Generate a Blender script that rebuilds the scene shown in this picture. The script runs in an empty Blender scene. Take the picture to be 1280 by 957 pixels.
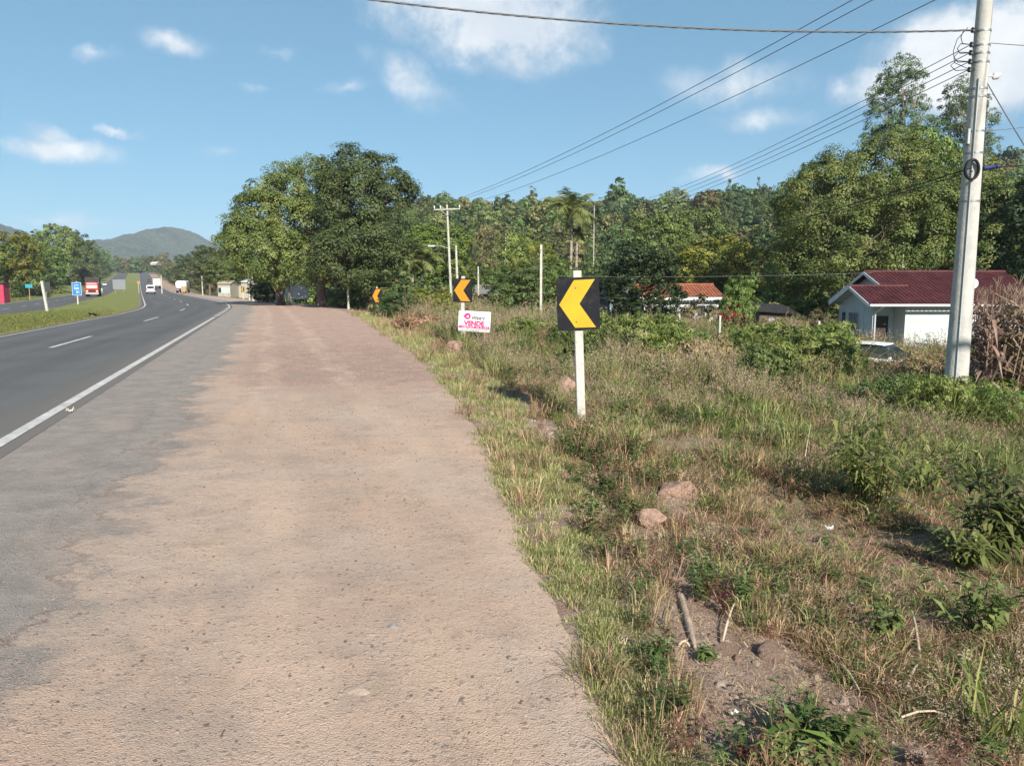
import bpy, math, random
import numpy as np
from mathutils import Vector, Matrix, Euler

R_ = math.radians
S = bpy.context.scene
COL = S.collection
FPX = 960.0; CAMH = 1.65; HORIZ = 358.0
PITCH = math.atan((478.5 - HORIZ) / FPX)

# ------------------------------------------------------------------ camera
cam = bpy.data.cameras.new('camera'); cam.sensor_width = 36.0; cam.lens = FPX / 1280 * 36.0
cam.clip_start = 0.05; cam.clip_end = 20000
camo = bpy.data.objects.new('camera', cam); COL.objects.link(camo)
camo.location = (0, 0, CAMH); camo.rotation_euler = (math.pi / 2 - PITCH, 0, 0)
S.camera = camo

# ------------------------------------------------------------------ world, sun, exposure
SUN_EL = R_(32); SUN_AZ = math.atan2(0.36, -0.93)          # clockwise from +Y: behind the camera, to the right
SKY_STRENGTH = 0.075
to_sun = Vector((math.sin(SUN_AZ) * math.cos(SUN_EL), math.cos(SUN_AZ) * math.cos(SUN_EL), math.sin(SUN_EL)))
sun = bpy.data.lights.new('sun', 'SUN'); sun.energy = 5.0; sun.angle = R_(0.53); sun.color = (1.0, 0.945, 0.86)
suno = bpy.data.objects.new('sun', sun); COL.objects.link(suno)
suno.rotation_euler = (-to_sun).to_track_quat('-Z', 'Y').to_euler(); suno.location = to_sun * 60
S.view_settings.view_transform = 'Standard'; S.view_settings.look = 'None'
S.view_settings.exposure = 0.74; S.view_settings.gamma = 1.0; S.view_settings.use_curve_mapping = False
S.cycles.use_denoising = True
S.cycles.max_bounces = 6; S.cycles.diffuse_bounces = 3; S.cycles.transparent_max_bounces = 6
S.cycles.volume_bounces = 0
S.cycles.use_adaptive_sampling = True; S.cycles.adaptive_threshold = 0.015

def nd(nt, typ, **kw):
    n = nt.nodes.new(typ)
    for k, v in kw.items():
        if k.startswith('i_'):
            key = k[2:]; key = int(key) if key.isdigit() else key.replace('_', ' ')
            n.inputs[key].default_value = v
        else: setattr(n, k, v)
    return n
def lk(nt, a, b): nt.links.new(a, b)
def mth(nt, op, a, b=None, clamp=False):
    n = nt.nodes.new('ShaderNodeMath'); n.operation = op; n.use_clamp = clamp
    for i, v in enumerate((a, b)):
        if v is None: continue
        if isinstance(v, (int, float)): n.inputs[i].default_value = v
        else: nt.links.new(v, n.inputs[i])
    return n.outputs[0]
def sstep(nt, v, a, b):
    n = nt.nodes.new('ShaderNodeMapRange'); n.interpolation_type = 'SMOOTHSTEP'
    if isinstance(v, (int, float)): n.inputs[0].default_value = v
    else: nt.links.new(v, n.inputs[0])
    n.inputs[1].default_value = a; n.inputs[2].default_value = b
    return n.outputs[0]
def mixc(nt, f, a, b):
    n = nt.nodes.new('ShaderNodeMix'); n.data_type = 'RGBA'; n.clamp_factor = True
    if isinstance(f, (int, float)): n.inputs[0].default_value = f
    else: nt.links.new(f, n.inputs[0])
    for k, v in ((6, a), (7, b)):
        if isinstance(v, tuple): n.inputs[k].default_value = (*v[:3], 1)
        else: nt.links.new(v, n.inputs[k])
    return n.outputs[2]

def build_world():
    w = bpy.data.worlds.new('World'); S.world = w; w.use_nodes = True
    nt = w.node_tree; nt.nodes.clear()
    out = nd(nt, 'ShaderNodeOutputWorld'); bg = nd(nt, 'ShaderNodeBackground'); bg.inputs[1].default_value = SKY_STRENGTH
    sky = nd(nt, 'ShaderNodeTexSky', sky_type='NISHITA', sun_disc=False)
    sky.sun_elevation = SUN_EL; sky.sun_rotation = SUN_AZ; sky.altitude = 50; sky.air_density = 0.7; sky.dust_density = 0.0; sky.ozone_density = 2.0
    tc = nd(nt, 'ShaderNodeTexCoord')
    sep = nd(nt, 'ShaderNodeSeparateXYZ'); lk(nt, tc.outputs['Generated'], sep.inputs[0])
    yy = mth(nt, 'MAXIMUM', sep.outputs[1], 0.05)
    u0 = mth(nt, 'DIVIDE', sep.outputs[0], yy); v0 = mth(nt, 'DIVIDE', sep.outputs[2], yy)
    n1 = nd(nt, 'ShaderNodeTexNoise', i_Scale=9.0, i_Detail=6.0, i_Roughness=0.6); lk(nt, tc.outputs['Generated'], n1.inputs[0])
    nc = nd(nt, 'ShaderNodeSeparateColor'); lk(nt, n1.outputs[1], nc.inputs[0])
    u = mth(nt, 'ADD', u0, mth(nt, 'MULTIPLY', mth(nt, 'SUBTRACT', nc.outputs[0], 0.5), 0.14))
    v = mth(nt, 'ADD', v0, mth(nt, 'MULTIPLY', mth(nt, 'SUBTRACT', nc.outputs[1], 0.5), 0.08))
    # the clouds in view: (pixel x, y, half width, half height, density, slant)
    cl = [(610, 14, 178, 88, 1.2, 0.08), (505, 100, 74, 36, .44, .45), (575, 85, 70, 22, .34, .25), (72, 182, 112, 24, .66, .05), (62, 166, 40, 22, .5, 0),
          (218, 56, 76, 22, .46, .15), (150, 156, 34, 11, .6, .25), (1245, 70, 190, 82, 1.3, -.05), (925, 105, 125, 38, .46, -.05),
          (955, 148, 90, 22, .38, .0), (885, 214, 50, 15, .5, -.1), (1085, 100, 60, 34, .7, -.3), (275, 195, 50, 14, .38, .1),
          (120, 68, 40, 12, .36, .1), (420, 108, 50, 12, .3, 0), (85, 275, 80, 12, .4, 0), (308, 108, 26, 10, .33, .2), (340, 60, 40, 10, .28, 0)]
    acc = None
    for (px, py, a, b, den, sl) in cl:
        uc = (px - 640) / FPX / (math.cos(PITCH) + (478.5 - py) / FPX * math.sin(PITCH))
        bb = (478.5 - py) / FPX
        vc = (-math.sin(PITCH) + bb * math.cos(PITCH)) / (math.cos(PITCH) + bb * math.sin(PITCH))
        du = mth(nt, 'SUBTRACT', u, uc); dv = mth(nt, 'SUBTRACT', v, vc)
        dv = mth(nt, 'ADD', dv, mth(nt, 'MULTIPLY', du, sl))
        du = mth(nt, 'MULTIPLY', du, FPX / a); dv = mth(nt, 'MULTIPLY', dv, FPX / b)
        r2 = mth(nt, 'ADD', mth(nt, 'MULTIPLY', du, du), mth(nt, 'MULTIPLY', dv, dv))
        m = mth(nt, 'MULTIPLY', mth(nt, 'SUBTRACT', 1.0, mth(nt, 'SQRT', r2), True), den)
        acc = m if acc is None else mth(nt, 'MAXIMUM', acc, m)
    front = sstep(nt, sep.outputs[1], 0.25, 0.45)
    acc = mth(nt, 'MULTIPLY', acc, front)
    # the same kind of scattered clouds all round the rest of the sky
    n2 = nd(nt, 'ShaderNodeTexNoise', i_Scale=3.2, i_Detail=3.0); lk(nt, tc.outputs['Generated'], n2.inputs[0])
    rest = mth(nt, 'MULTIPLY', sstep(nt, n2.outputs[0], 0.58, 0.8), mth(nt, 'SUBTRACT', 1.0, front))
    rest = mth(nt, 'MULTIPLY', rest, sstep(nt, sep.outputs[2], 0.05, 0.25))
    acc = mth(nt, 'MAXIMUM', acc, rest)
    n3 = nd(nt, 'ShaderNodeTexNoise', i_Scale=22.0, i_Detail=12.0, i_Roughness=0.68); lk(nt, tc.outputs['Generated'], n3.inputs[0])
    n4 = nd(nt, 'ShaderNodeTexNoise', i_Scale=7.0, i_Detail=5.0, i_Roughness=0.6); lk(nt, tc.outputs['Generated'], n4.inputs[0])
    tex = mth(nt, 'ADD', mth(nt, 'MULTIPLY', n3.outputs[0], 0.55), mth(nt, 'MULTIPLY', n4.outputs[0], 0.45))
    tex = mth(nt, 'ADD', 0.35, mth(nt, 'MULTIPLY', sstep(nt, tex, 0.30, 0.68), 0.95))
    dens = sstep(nt, mth(nt, 'MULTIPLY', acc, tex), 0.03, 0.56)
    shade = sstep(nt, n4.outputs[0], 0.36, 0.64)
    ccol = mixc(nt, shade, (6.5, 7.0, 7.6), (9.2, 9.2, 9.1))
    # the whole sky toned as the phone camera tones it: softer contrast, a little more cyan
    gm = nd(nt, 'ShaderNodeGamma', i_Gamma=0.52); lk(nt, sky.outputs[0], gm.inputs[0])
    tn = nt.nodes.new('ShaderNodeMix'); tn.data_type = 'RGBA'; tn.blend_type = 'MULTIPLY'; tn.inputs[0].default_value = 1.0; tn.clamp_result = False
    lk(nt, gm.outputs[0], tn.inputs[6]); tn.inputs[7].default_value = (1.24, 2.04, 2.34, 1)
    skyc = mixc(nt, mth(nt, 'MULTIPLY', dens, 0.86), tn.outputs[2], ccol)
    lk(nt, skyc, bg.inputs[0]); lk(nt, bg.outputs[0], out.inputs[0])
build_world()

# ------------------------------------------------------------------ pixel -> place helpers
cP, sP = math.cos(PITCH), math.sin(PITCH)
def ray(px, py):
    a = (px - 640) / FPX; b = (478.5 - py) / FPX
    return (a, cP + b * sP, -sP + b * cP)
def PX(px, py, D):
    d = ray(px, py); k = D / d[1]
    return Vector((d[0] * k, D, CAMH + d[2] * k))

# road: right-hand edge line as a curve; s runs along it (s=0 beside the camera), t is the offset to the right
def build_curve():
    pts = []; s = -150.0
    phi0, phi1 = math.atan(.317), math.atan(.482)
    step = 1.0
    x, y = -2.91, 0.0
    # backwards
    d0 = (-math.sin(phi0), math.cos(phi0))
    pts = [(x + d0[0] * k, y + d0[1] * k, k, phi0) for k in np.arange(-150, 0, 10.)]
    s = 0.0
    while s < 1500:
        f = min(max((s - 50) / 48, 0), 1); f = f * f * (3 - 2 * f)
        phi = phi0 + (phi1 - phi0) * f
        pts.append((x, y, s, phi))
        st = 2.0 if s < 140 else 10.0
        f = min(max((s + st / 2 - 50) / 48, 0), 1); f = f * f * (3 - 2 * f); ph = phi0 + (phi1 - phi0) * f
        x -= math.sin(ph) * st; y += math.cos(ph) * st; s += st
    return np.array(pts)
CUR = build_curve()
SEG_A = CUR[:-1, :2]; SEG_D = CUR[1:, :2] - CUR[:-1, :2]; SEG_L = np.linalg.norm(SEG_D, axis=1)
def st_of(x, y):
    x = np.atleast_1d(np.asarray(x, float)); y = np.atleast_1d(np.asarray(y, float))
    so = np.empty(len(x)); to = np.empty(len(x))
    for i in range(0, len(x), 4000):
        P = np.stack([x[i:i+4000], y[i:i+4000]], 1)
        v = P[:, None, :] - SEG_A[None]
        k = (v * SEG_D[None]).sum(2) / (SEG_L ** 2)
        k = np.clip(k, 0, 1)
        d = v - k[..., None] * SEG_D[None]
        d2 = (d ** 2).sum(2); j = d2.argmin(1); r = np.arange(len(P))
        cr = SEG_D[j, 0] * v[r, j, 1] - SEG_D[j, 1] * v[r, j, 0]
        so[i:i+4000] = CUR[j, 2] + k[r, j] * (CUR[j + 1, 2] - CUR[j, 2])
        to[i:i+4000] = np.sqrt(d2[r, j]) * np.where(cr > 0, -1, 1)
    return so, to
def xy_of(s, t):
    s = np.asarray(s, float); t = np.asarray(t, float)
    x = np.interp(s, CUR[:, 2], CUR[:, 0]); y = np.interp(s, CUR[:, 2], CUR[:, 1]); ph = np.interp(s, CUR[:, 2], CUR[:, 3])
    return x + np.cos(ph) * t, y + np.sin(ph) * t
def zr(s): return np.interp(s, [-150, 190, 230, 300, 420, 600, 800, 1500], [0, 0, .15, 1.0, 3.6, 9.0, 15.5, 20])
def edge(s): return np.interp(s, [-150, 1.4, 2.8, 4.9, 7.5, 11.2, 18.9, 44.3, 60, 110, 160], [3.9, 4.0, 4.2, 4.6, 5.13, 5.64, 6.4, 7.9, 8.2, 5.0, 3.0])
TK = [-400, -60, -27, -23.6, -15.2, -14.7, -11.3, -8.1, -7.6, 0]
ZK = [14.0, 3.2, -.42, -.47, -.40, -.36, -.20, -.37, -.34, 0]
def surf(s, t):
    s = np.asarray(s, float); t = np.asarray(t, float)
    e = edge(s); q = np.maximum(t - e, 0)
    right = -0.015 * np.minimum(t, e) - 2.5 * (1 - np.exp(-q * 0.078 / 2.5 * 1.25))
    return zr(s) + np.where(t <= 0, np.interp(t, TK, ZK), right)
def smooth(a, b, x):
    f = np.clip((x - a) / (b - a), 0, 1); return f * f * (3 - 2 * f)
_rs = np.random.RandomState(5); _nk = _rs.normal(size=(24, 2)); _np = _rs.rand(24) * 6.28
def vnoise(x, y, sc):
    v = 0
    for k in range(8): v = v + np.sin((x * _nk[k, 0] + y * _nk[k, 1]) * sc * 1.3 + _np[k])
    return v / 8 * 1.6
def hgt(x, y):
    x = np.atleast_1d(np.asarray(x, float)); y = np.atleast_1d(np.asarray(y, float))
    s, t = st_of(x, y); e = edge(s)
    z = surf(s, t)
    q = np.maximum(t - e, 0)
    z = z + np.clip(q, 0, 1) * 0.07 * vnoise(x, y, 1.7) * np.clip(8 / (1 + q), .2, 1)
    r = np.hypot(x, y); u = x / np.maximum(np.abs(y), 1.0)
    A = np.interp(u, [-.75, -.5, -.36, -.25, -.12, 0.1, .33, .7, 1.4], [0, 1, 6, 14, 25, 25, 28, 33, 36]) * (y > 0)
    z = z + A * smooth(95, 320, r) * smooth(14, 60, t)
    z = z - .6 * np.exp(-((x - 14.5) ** 2 / 34 + (y - 29.5) ** 2 / 40))
    z = z - 0.035 * smooth(.25, -.15, t - e) * (t > -7.9) - 0.03 * ((t < -7.7) & (t > -23.4)) - 1.2 * smooth(50, 180, r) * smooth(-24.5, -22.5, t) * smooth(.6, -.6, t)
    return z
def h1(x, y): return float(hgt([x], [y])[0])
def at(px, py):
    d = np.array(ray(px, py)); lo, hi = 0.5, 900.0
    ks = np.geomspace(lo, hi, 900)
    P = np.array([0, 0, CAMH])[None] + d[None] * ks[:, None]
    g = hgt(P[:, 0], P[:, 1]); i = np.argmax(P[:, 2] <= g)
    if i == 0: i = len(ks) - 1
    return Vector((P[i, 0], P[i, 1], g[i]))
def ground(px, D, py=400):
    v = PX(px, py, D); return Vector((v.x, v.y, h1(v.x, v.y)))

# ------------------------------------------------------------------ materials
def L(r, g, b):
    f = lambda c: (c / 255 / 12.92) if c / 255 <= .04045 else ((c / 255 + .055) / 1.055) ** 2.4
    return (f(r), f(g), f(b))
_mats = {}
def new_mat(name):
    m = bpy.data.materials.new(name); m.use_nodes = True
    nt = m.node_tree; nt.nodes.clear()
    o = nd(nt, 'ShaderNodeOutputMaterial'); b = nd(nt, 'ShaderNodeBsdfPrincipled'); lk(nt, b.outputs[0], o.inputs[0])
    return m, nt, b, o
def pm(name, col, rough=.7, var=.12, scale=4.0, bump=0.0, bscale=40.0, metal=0.0, dirt=None, dirt_amt=.5):
    if name in _mats: return _mats[name]
    m, nt, b, o = new_mat(name)
    tc = nd(nt, 'ShaderNodeTexCoord')
    n = nd(nt, 'ShaderNodeTexNoise', i_Scale=scale, i_Detail=5.0, i_Roughness=.65); lk(nt, tc.outputs['Object'], n.inputs[0])
    c = mixc(nt, sstep(nt, n.outputs[0], .3, .7), tuple(x * (1 - var) for x in col), tuple(min(1, x * (1 + var)) for x in col))
    if dirt:
        n2 = nd(nt, 'ShaderNodeTexNoise', i_Scale=scale * 2.7, i_Detail=7.0, i_Roughness=.7); lk(nt, tc.outputs['Object'], n2.inputs[0])
        c = mixc(nt, mth(nt, 'MULTIPLY', sstep(nt, n2.outputs[0], .48, .72), dirt_amt), c, dirt)
    lk(nt, c, b.inputs['Base Color']); b.inputs['Roughness'].default_value = rough; b.inputs['Metallic'].default_value = metal; b.inputs['Specular IOR Level'].default_value = .5 if rough < .4 or metal else .2
    if bump:
        n3 = nd(nt, 'ShaderNodeTexNoise', i_Scale=bscale, i_Detail=4.0); lk(nt, tc.outputs['Object'], n3.inputs[0])
        bp = nd(nt, 'ShaderNodeBump', i_Strength=bump, i_Distance=.02); lk(nt, n3.outputs[0], bp.inputs['Height']); lk(nt, bp.outputs[0], b.inputs['Normal'])
    _mats[name] = m
    return m
def leafmat(name, cols, trans=.20, rough=.55, objvar=.18):
    """cols: dark, mid, light leaf colours picked by the per-leaf attribute lv"""
    if name in _mats: return _mats[name]
    m, nt, b, o = new_mat(name)
    at_ = nd(nt, 'ShaderNodeAttribute', attribute_name='lv')
    cr = nd(nt, 'ShaderNodeValToRGB'); lk(nt, at_.outputs['Fac'], cr.inputs[0])
    el = cr.color_ramp.elements
    el[0].position = 0.0; el[0].color = (*cols[0], 1); el[1].position = 1.0; el[1].color = (*cols[-1], 1)
    for i, c in enumerate(cols[1:-1]):
        e = el.new((i + 1) / (len(cols) - 1)); e.color = (*c, 1)
    oi = nd(nt, 'ShaderNodeObjectInfo')
    hs = nd(nt, 'ShaderNodeHueSaturation'); lk(nt, cr.outputs[0], hs.inputs['Color'])
    mr = nd(nt, 'ShaderNodeMapRange'); lk(nt, oi.outputs['Random'], mr.inputs[0]); mr.inputs[3].default_value = 1 - objvar; mr.inputs[4].default_value = 1 + objvar
    lk(nt, mr.outputs[0], hs.inputs['Value'])
    mr2 = nd(nt, 'ShaderNodeMapRange'); lk(nt, mth(nt, 'FRACT', mth(nt, 'MULTIPLY', oi.outputs['Random'], 7.31)), mr2.inputs[0]); mr2.inputs[3].default_value = .5 - objvar * .12; mr2.inputs[4].default_value = .5 + objvar * .10
    lk(nt, mr2.outputs[0], hs.inputs['Hue'])
    lk(nt, hs.outputs[0], b.inputs['Base Color']); b.inputs['Roughness'].default_value = rough
    b.inputs['Specular IOR Level'].default_value = .35
    tr = nd(nt, 'ShaderNodeBsdfTranslucent'); lk(nt, hs.outputs[0], tr.inputs[0])
    mx = nd(nt, 'ShaderNodeMixShader'); mx.inputs[0].default_value = trans
    lk(nt, b.outputs[0], mx.inputs[1]); lk(nt, tr.outputs[0], mx.inputs[2]); lk(nt, mx.outputs[0], o.inputs[0])
    _mats[name] = m
    return m

# ------------------------------------------------------------------ object helpers
def tag(o, label=None, cat=None, group=None, kind=None):
    if label: o['label'] = label
    if cat: o['category'] = cat
    if group: o['group'] = group
    if kind: o['kind'] = kind
    return o
def empty(name, loc, rz=0.0, label=None, cat=None, group=None, tilt=(0, 0)):
    o = bpy.data.objects.new(name, None); COL.objects.link(o)
    o.empty_display_size = .3
    o.location = loc; o.rotation_euler = (tilt[0], tilt[1], rz)
    return tag(o, label, cat, group)
def link(name, me, parent=None, mat=None):
    o = bpy.data.objects.new(name, me); COL.objects.link(o)
    if parent is not None: o.parent = parent
    if mat is not None and not me.materials: me.materials.append(mat)
    return o
def copy_tree(o, parent=None):
    c = o.copy(); COL.objects.link(c); c.parent = parent
    for ch in list(o.children): copy_tree(ch, c)
    return c
def np_mesh(name, V, Fs, attrs=None, smooth_=False):
    """V (n,3); Fs list of (m,k) index arrays"""
    me = bpy.data.meshes.new(name)
    V = np.asarray(V, np.float32); Fs = [np.asarray(f, np.int32) for f in Fs if len(f)]
    me.vertices.add(len(V)); me.vertices.foreach_set('co', V.ravel())
    loops = np.concatenate([f.ravel() for f in Fs]); tot = np.concatenate([np.full(len(f), f.shape[1], np.int32) for f in Fs])
    start = np.concatenate([[0], np.cumsum(tot)[:-1]]).astype(np.int32)
    me.loops.add(len(loops)); me.loops.foreach_set('vertex_index', loops)
    me.polygons.add(len(tot)); me.polygons.foreach_set('loop_start', start); me.polygons.foreach_set('loop_total', tot)
    if smooth_: me.polygons.foreach_set('use_smooth', np.ones(len(tot), bool))
    for k, (typ, arr) in (attrs or {}).items():
        a = me.attributes.new(k, typ, 'POINT')
        a.data.foreach_set('vector' if typ == 'FLOAT_VECTOR' else 'value', np.asarray(arr).ravel())
    me.update(calc_edges=True)
    return me
class MB:
    def __init__(s): s.v = []; s.f = []; s.m = []; s.sm = []
    def add(s, V, Fc, mi=0, sm=False, M=None):
        b = len(s.v)
        if M is not None: V = [tuple(M @ Vector(p)) for p in V]
        s.v += [tuple(p) for p in V]; s.f += [tuple(b + i for i in f) for f in Fc]; s.m += [mi] * len(Fc); s.sm += [sm] * len(Fc)
        return s
    def box(s, c, d, mi=0, M=None, bev=0.0):
        x, y, z = c; a, b, h = d[0] / 2, d[1] / 2, d[2] / 2
        if not bev:
            V = [(x + i * a, y + j * b, z + k * h) for i in (-1, 1) for j in (-1, 1) for k in (-1, 1)]
            Fc = [(0, 1, 3, 2), (4, 6, 7, 5), (0, 4, 5, 1), (2, 3, 7, 6), (0, 2, 6, 4), (1, 5, 7, 3)]
            return s.add(V, Fc, mi, M=M)
        w = bev; prof = [(-a + w, -b), (a - w, -b), (a, -b + w), (a, b - w), (a - w, b), (-a + w, b), (-a, b - w), (-a, -b + w)]
        ins = [(p * (1 - w / a), q * (1 - w / b)) for p, q in prof]
        rings = [(ins, -h), (prof, -h + w), (prof, h - w), (ins, h)]
        V = [(x + p, y + q, z + zz) for pr, zz in rings for p, q in pr]
        Fc = [tuple(range(7, -1, -1)), tuple(range(24, 32))]
        for r in range(3):
            for i in range(8):
                j = (i + 1) % 8; Fc.append((r * 8 + i, r * 8 + j, r * 8 + 8 + j, r * 8 + 8 + i))
        return s.add(V, Fc, mi, M=M)
    def tube(s, pts, rad, n=8, mi=0, cap=True, M=None, sm=True):
        pts = [Vector(p) for p in pts]; m = len(pts)
        rad = [rad] * m if isinstance(rad, (int, float)) else rad
        V = []; ref = None
        for i, p in enumerate(pts):
            d = (pts[min(i + 1, m - 1)] - pts[max(i - 1, 0)]).normalized()
            if ref is None: ref = Vector((1, 0, 0)) if abs(d.x) < .8 else Vector((0, 1, 0))
            a = (ref - d * ref.dot(d)).normalized(); b = d.cross(a); ref = a
            for k in range(n):
                an = 2 * math.pi * k / n; V.append(p + (a * math.cos(an) + b * math.sin(an)) * rad[i])
        Fc = []
        for i in range(m - 1):
            for k in range(n):
                j = (k + 1) % n; Fc.append((i * n + k, i * n + j, i * n + n + j, i * n + n + k))
        s.add(V, Fc, mi, sm, M)
        if cap:
            s.add(V[:n], [tuple(range(n - 1, -1, -1))], mi, False, M); s.add(V[-n:], [tuple(range(n))], mi, False, M)
        return s
    def prism(s, poly, y0, y1, mi=0, M=None):
        """polygon in x,z extruded along y from y0 (front) to y1"""
        n = len(poly)
        V = [(p[0], y0, p[1]) for p in poly] + [(p[0], y1, p[1]) for p in poly]
        Fc = [tuple(range(n)), tuple(range(2 * n - 1, n - 1, -1))] + [(i, i + n, (i + 1) % n + n, (i + 1) % n) for i in range(n)]
        return s.add(V, Fc, mi, M=M)
    def build(s, name, mat, parent=None):
        me = bpy.data.meshes.new(name); me.from_pydata(s.v, [], s.f)
        for m in (mat if isinstance(mat, (list, tuple)) else [mat]): me.materials.append(m)
        me.polygons.foreach_set('material_index', s.m); me.polygons.foreach_set('use_smooth', s.sm); me.update()
        return link(name, me, parent)
def text_mesh(name, txt, wh, mat, parent, loc, depth=.002, bold=0.0):
    size = 1.0
    cu = bpy.data.curves.new('t', 'FONT'); cu.body = txt; cu.size = size; cu.align_x = 'CENTER'; cu.align_y = 'CENTER'
    cu.extrude = depth; cu.offset = bold
    to = bpy.data.objects.new('t', cu)
    me = bpy.data.meshes.new_from_object(to); bpy.data.objects.remove(to); bpy.data.curves.remove(cu)
    me.materials.clear(); me.materials.append(mat)
    co = np.array([v.co[:] for v in me.vertices]); lo, hi = co.min(0), co.max(0); mid = (lo + hi) / 2; k = np.array([wh[0] / (hi[0] - lo[0]), wh[1] / (hi[1] - lo[1]), 1.0])
    for v, c in zip(me.vertices, (co - mid) * k): v.co = c
    o = link(name, me, parent); o.location = loc; o.rotation_euler = (math.pi / 2, 0, 0)
    return o

def scatter(name, pts, rot, scl, pid, protos, label, cat, kind='stuff', parent=None):
    """one object of many instanced pieces (geometry nodes)"""
    pts = np.asarray(pts, np.float32)
    me = bpy.data.meshes.new(name); me.vertices.add(len(pts)); me.vertices.foreach_set('co', pts.ravel())
    for k, typ, arr in (('rot', 'FLOAT_VECTOR', rot), ('scl', 'FLOAT_VECTOR', scl), ('pid', 'INT', pid)):
        a = me.attributes.new(k, typ, 'POINT')
        arr = np.asarray(arr, np.int32 if typ == 'INT' else np.float32)
        a.data.foreach_set('value' if typ == 'INT' else 'vector', arr.ravel())
    o = link(name, me, parent); tag(o, label, cat, kind=kind)
    ng = bpy.data.node_groups.new(name, 'GeometryNodeTree')
    ng.interface.new_socket('Geometry', in_out='INPUT', socket_type='NodeSocketGeometry')
    ng.interface.new_socket('Geometry', in_out='OUTPUT', socket_type='NodeSocketGeometry')
    gi = ng.nodes.new('NodeGroupInput'); go = ng.nodes.new('NodeGroupOutput')
    mp = ng.nodes.new('GeometryNodeMeshToPoints'); iop = ng.nodes.new('GeometryNodeInstanceOnPoints')
    ng.links.new(gi.outputs[0], mp.inputs[0]); ng.links.new(mp.outputs[0], iop.inputs['Points'])
    jn = ng.nodes.new('GeometryNodeJoinGeometry')
    for p in reversed(protos):
        oi = ng.nodes.new('GeometryNodeObjectInfo'); oi.inputs[0].default_value = p; oi.inputs['As Instance'].default_value = True
        ng.links.new(oi.outputs['Geometry'], jn.inputs[0])
    ng.links.new(jn.outputs[0], iop.inputs['Instance']); iop.inputs['Pick Instance'].default_value = True
    for k, typ, dst in (('rot', 'FLOAT_VECTOR', 'Rotation'), ('scl', 'FLOAT_VECTOR', 'Scale'), ('pid', 'INT', 'Instance Index')):
        na = ng.nodes.new('GeometryNodeInputNamedAttribute'); na.data_type = typ; na.inputs[0].default_value = k
        ng.links.new(na.outputs[0], iop.inputs[dst])
    ng.links.new(iop.outputs[0], go.inputs[0])
    md = o.modifiers.new('scatter', 'NODES'); md.node_group = ng
    return o
def proto(name, me, mat=None):
    if mat is not None and not me.materials: me.materials.append(mat)
    return bpy.data.objects.new(name, me)

# ================================================================== THE SETTING
rng = np.random.RandomState(11)
def build_ground():
    nr, na = 250, 300
    rr = np.concatenate([[0.0], np.geomspace(0.6, 4200, nr - 1)])
    th = np.linspace(0, 2 * np.pi, na, endpoint=False)
    X = rr[:, None] * np.sin(th)[None]; Y = rr[:, None] * np.cos(th)[None]
    Z = hgt(X.ravel(), Y.ravel())
    V = np.stack([X.ravel(), Y.ravel(), Z], 1)
    i = np.arange(nr - 1)[:, None]; j = np.arange(na)[None]; j2 = (j + 1) % na
    Fq = np.stack([i * na + j, i * na + j2 + 0 * i, (i + 1) * na + j2, (i + 1) * na + j], -1).reshape(-1, 4)
    Fq = Fq[:, ::-1]
    s, t = st_of(V[:, 0], V[:, 1])
    me = np_mesh('ground', V, [Fq], {'t': ('FLOAT', t), 'q': ('FLOAT', t - edge(s))}, True)
    m, nt, b, o = new_mat('ground_soil_grass')
    tc = nd(nt, 'ShaderNodeTexCoord'); at_ = nd(nt, 'ShaderNodeAttribute', attribute_name='t'); aq = nd(nt, 'ShaderNodeAttribute', attribute_name='q')
    def noise(sc, det=6.0, r=.6):
        n = nd(nt, 'ShaderNodeTexNoise', i_Scale=sc, i_Detail=det, i_Roughness=r); lk(nt, tc.outputs['Object'], n.inputs[0]); return n.outputs[0]
    nA, nB, nC, nD = noise(.35), noise(2.2), noise(14., 8., .7), noise(60., 4.)
    soil = mixc(nt, sstep(nt, nB, .35, .65), (.29, .19, .14), (.44, .32, .245))
    soil = mixc(nt, mth(nt, 'MULTIPLY', sstep(nt, nC, .5, .75), .6), soil, (.18, .115, .085))
    gr = mixc(nt, sstep(nt, nC, .3, .7), (.085, .095, .032), (.17, .165, .06))
    gr = mixc(nt, mth(nt, 'MULTIPLY', sstep(nt, nA, .45, .65), .55), gr, (.21, .17, .085))
    md = mixc(nt, sstep(nt, nB, .3, .7), (.13, .155, .04), (.20, .205, .06))
    md = mixc(nt, mth(nt, 'MULTIPLY', sstep(nt, nC, .5, .75), .5), md, (.23, .19, .085))
    # right-hand lot: soil close to the shoulder, thickening cover further out
    cov = sstep(nt, mth(nt, 'ADD', aq.outputs['Fac'], mth(nt, 'MULTIPLY', mth(nt, 'SUBTRACT', nB, .5), 5.0)), 1.5, 4.5)
    cR = mixc(nt, cov, soil, gr)
    # left: worn soil strip by the carriageway edges, grass between
    bare = mth(nt, 'ADD', mth(nt, 'MULTIPLY', mth(nt, 'SUBTRACT', nB, .5), 1.2), at_.outputs['Fac'])
    bL = mth(nt, 'MULTIPLY', sstep(nt, bare, -8.4, -7.8), .8)
    cL = mixc(nt, bL, md, soil)
    c = mixc(nt, sstep(nt, at_.outputs['Fac'], -2, 0), cL, cR)
    lk(nt, c, b.inputs['Base Color']); b.inputs['Roughness'].default_value = .95; b.inputs['Specular IOR Level'].default_value = .15
    bp = nd(nt, 'ShaderNodeBump', i_Strength=.9, i_Distance=.05); lk(nt, mth(nt, 'ADD', nC, mth(nt, 'MULTIPLY', nD, .5)), bp.inputs['Height']); lk(nt, bp.outputs[0], b.inputs['Normal'])
    tag(link('ground', me, None, m), 'earth and rough grass of the roadside land', kind='structure')
build_ground()

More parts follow.
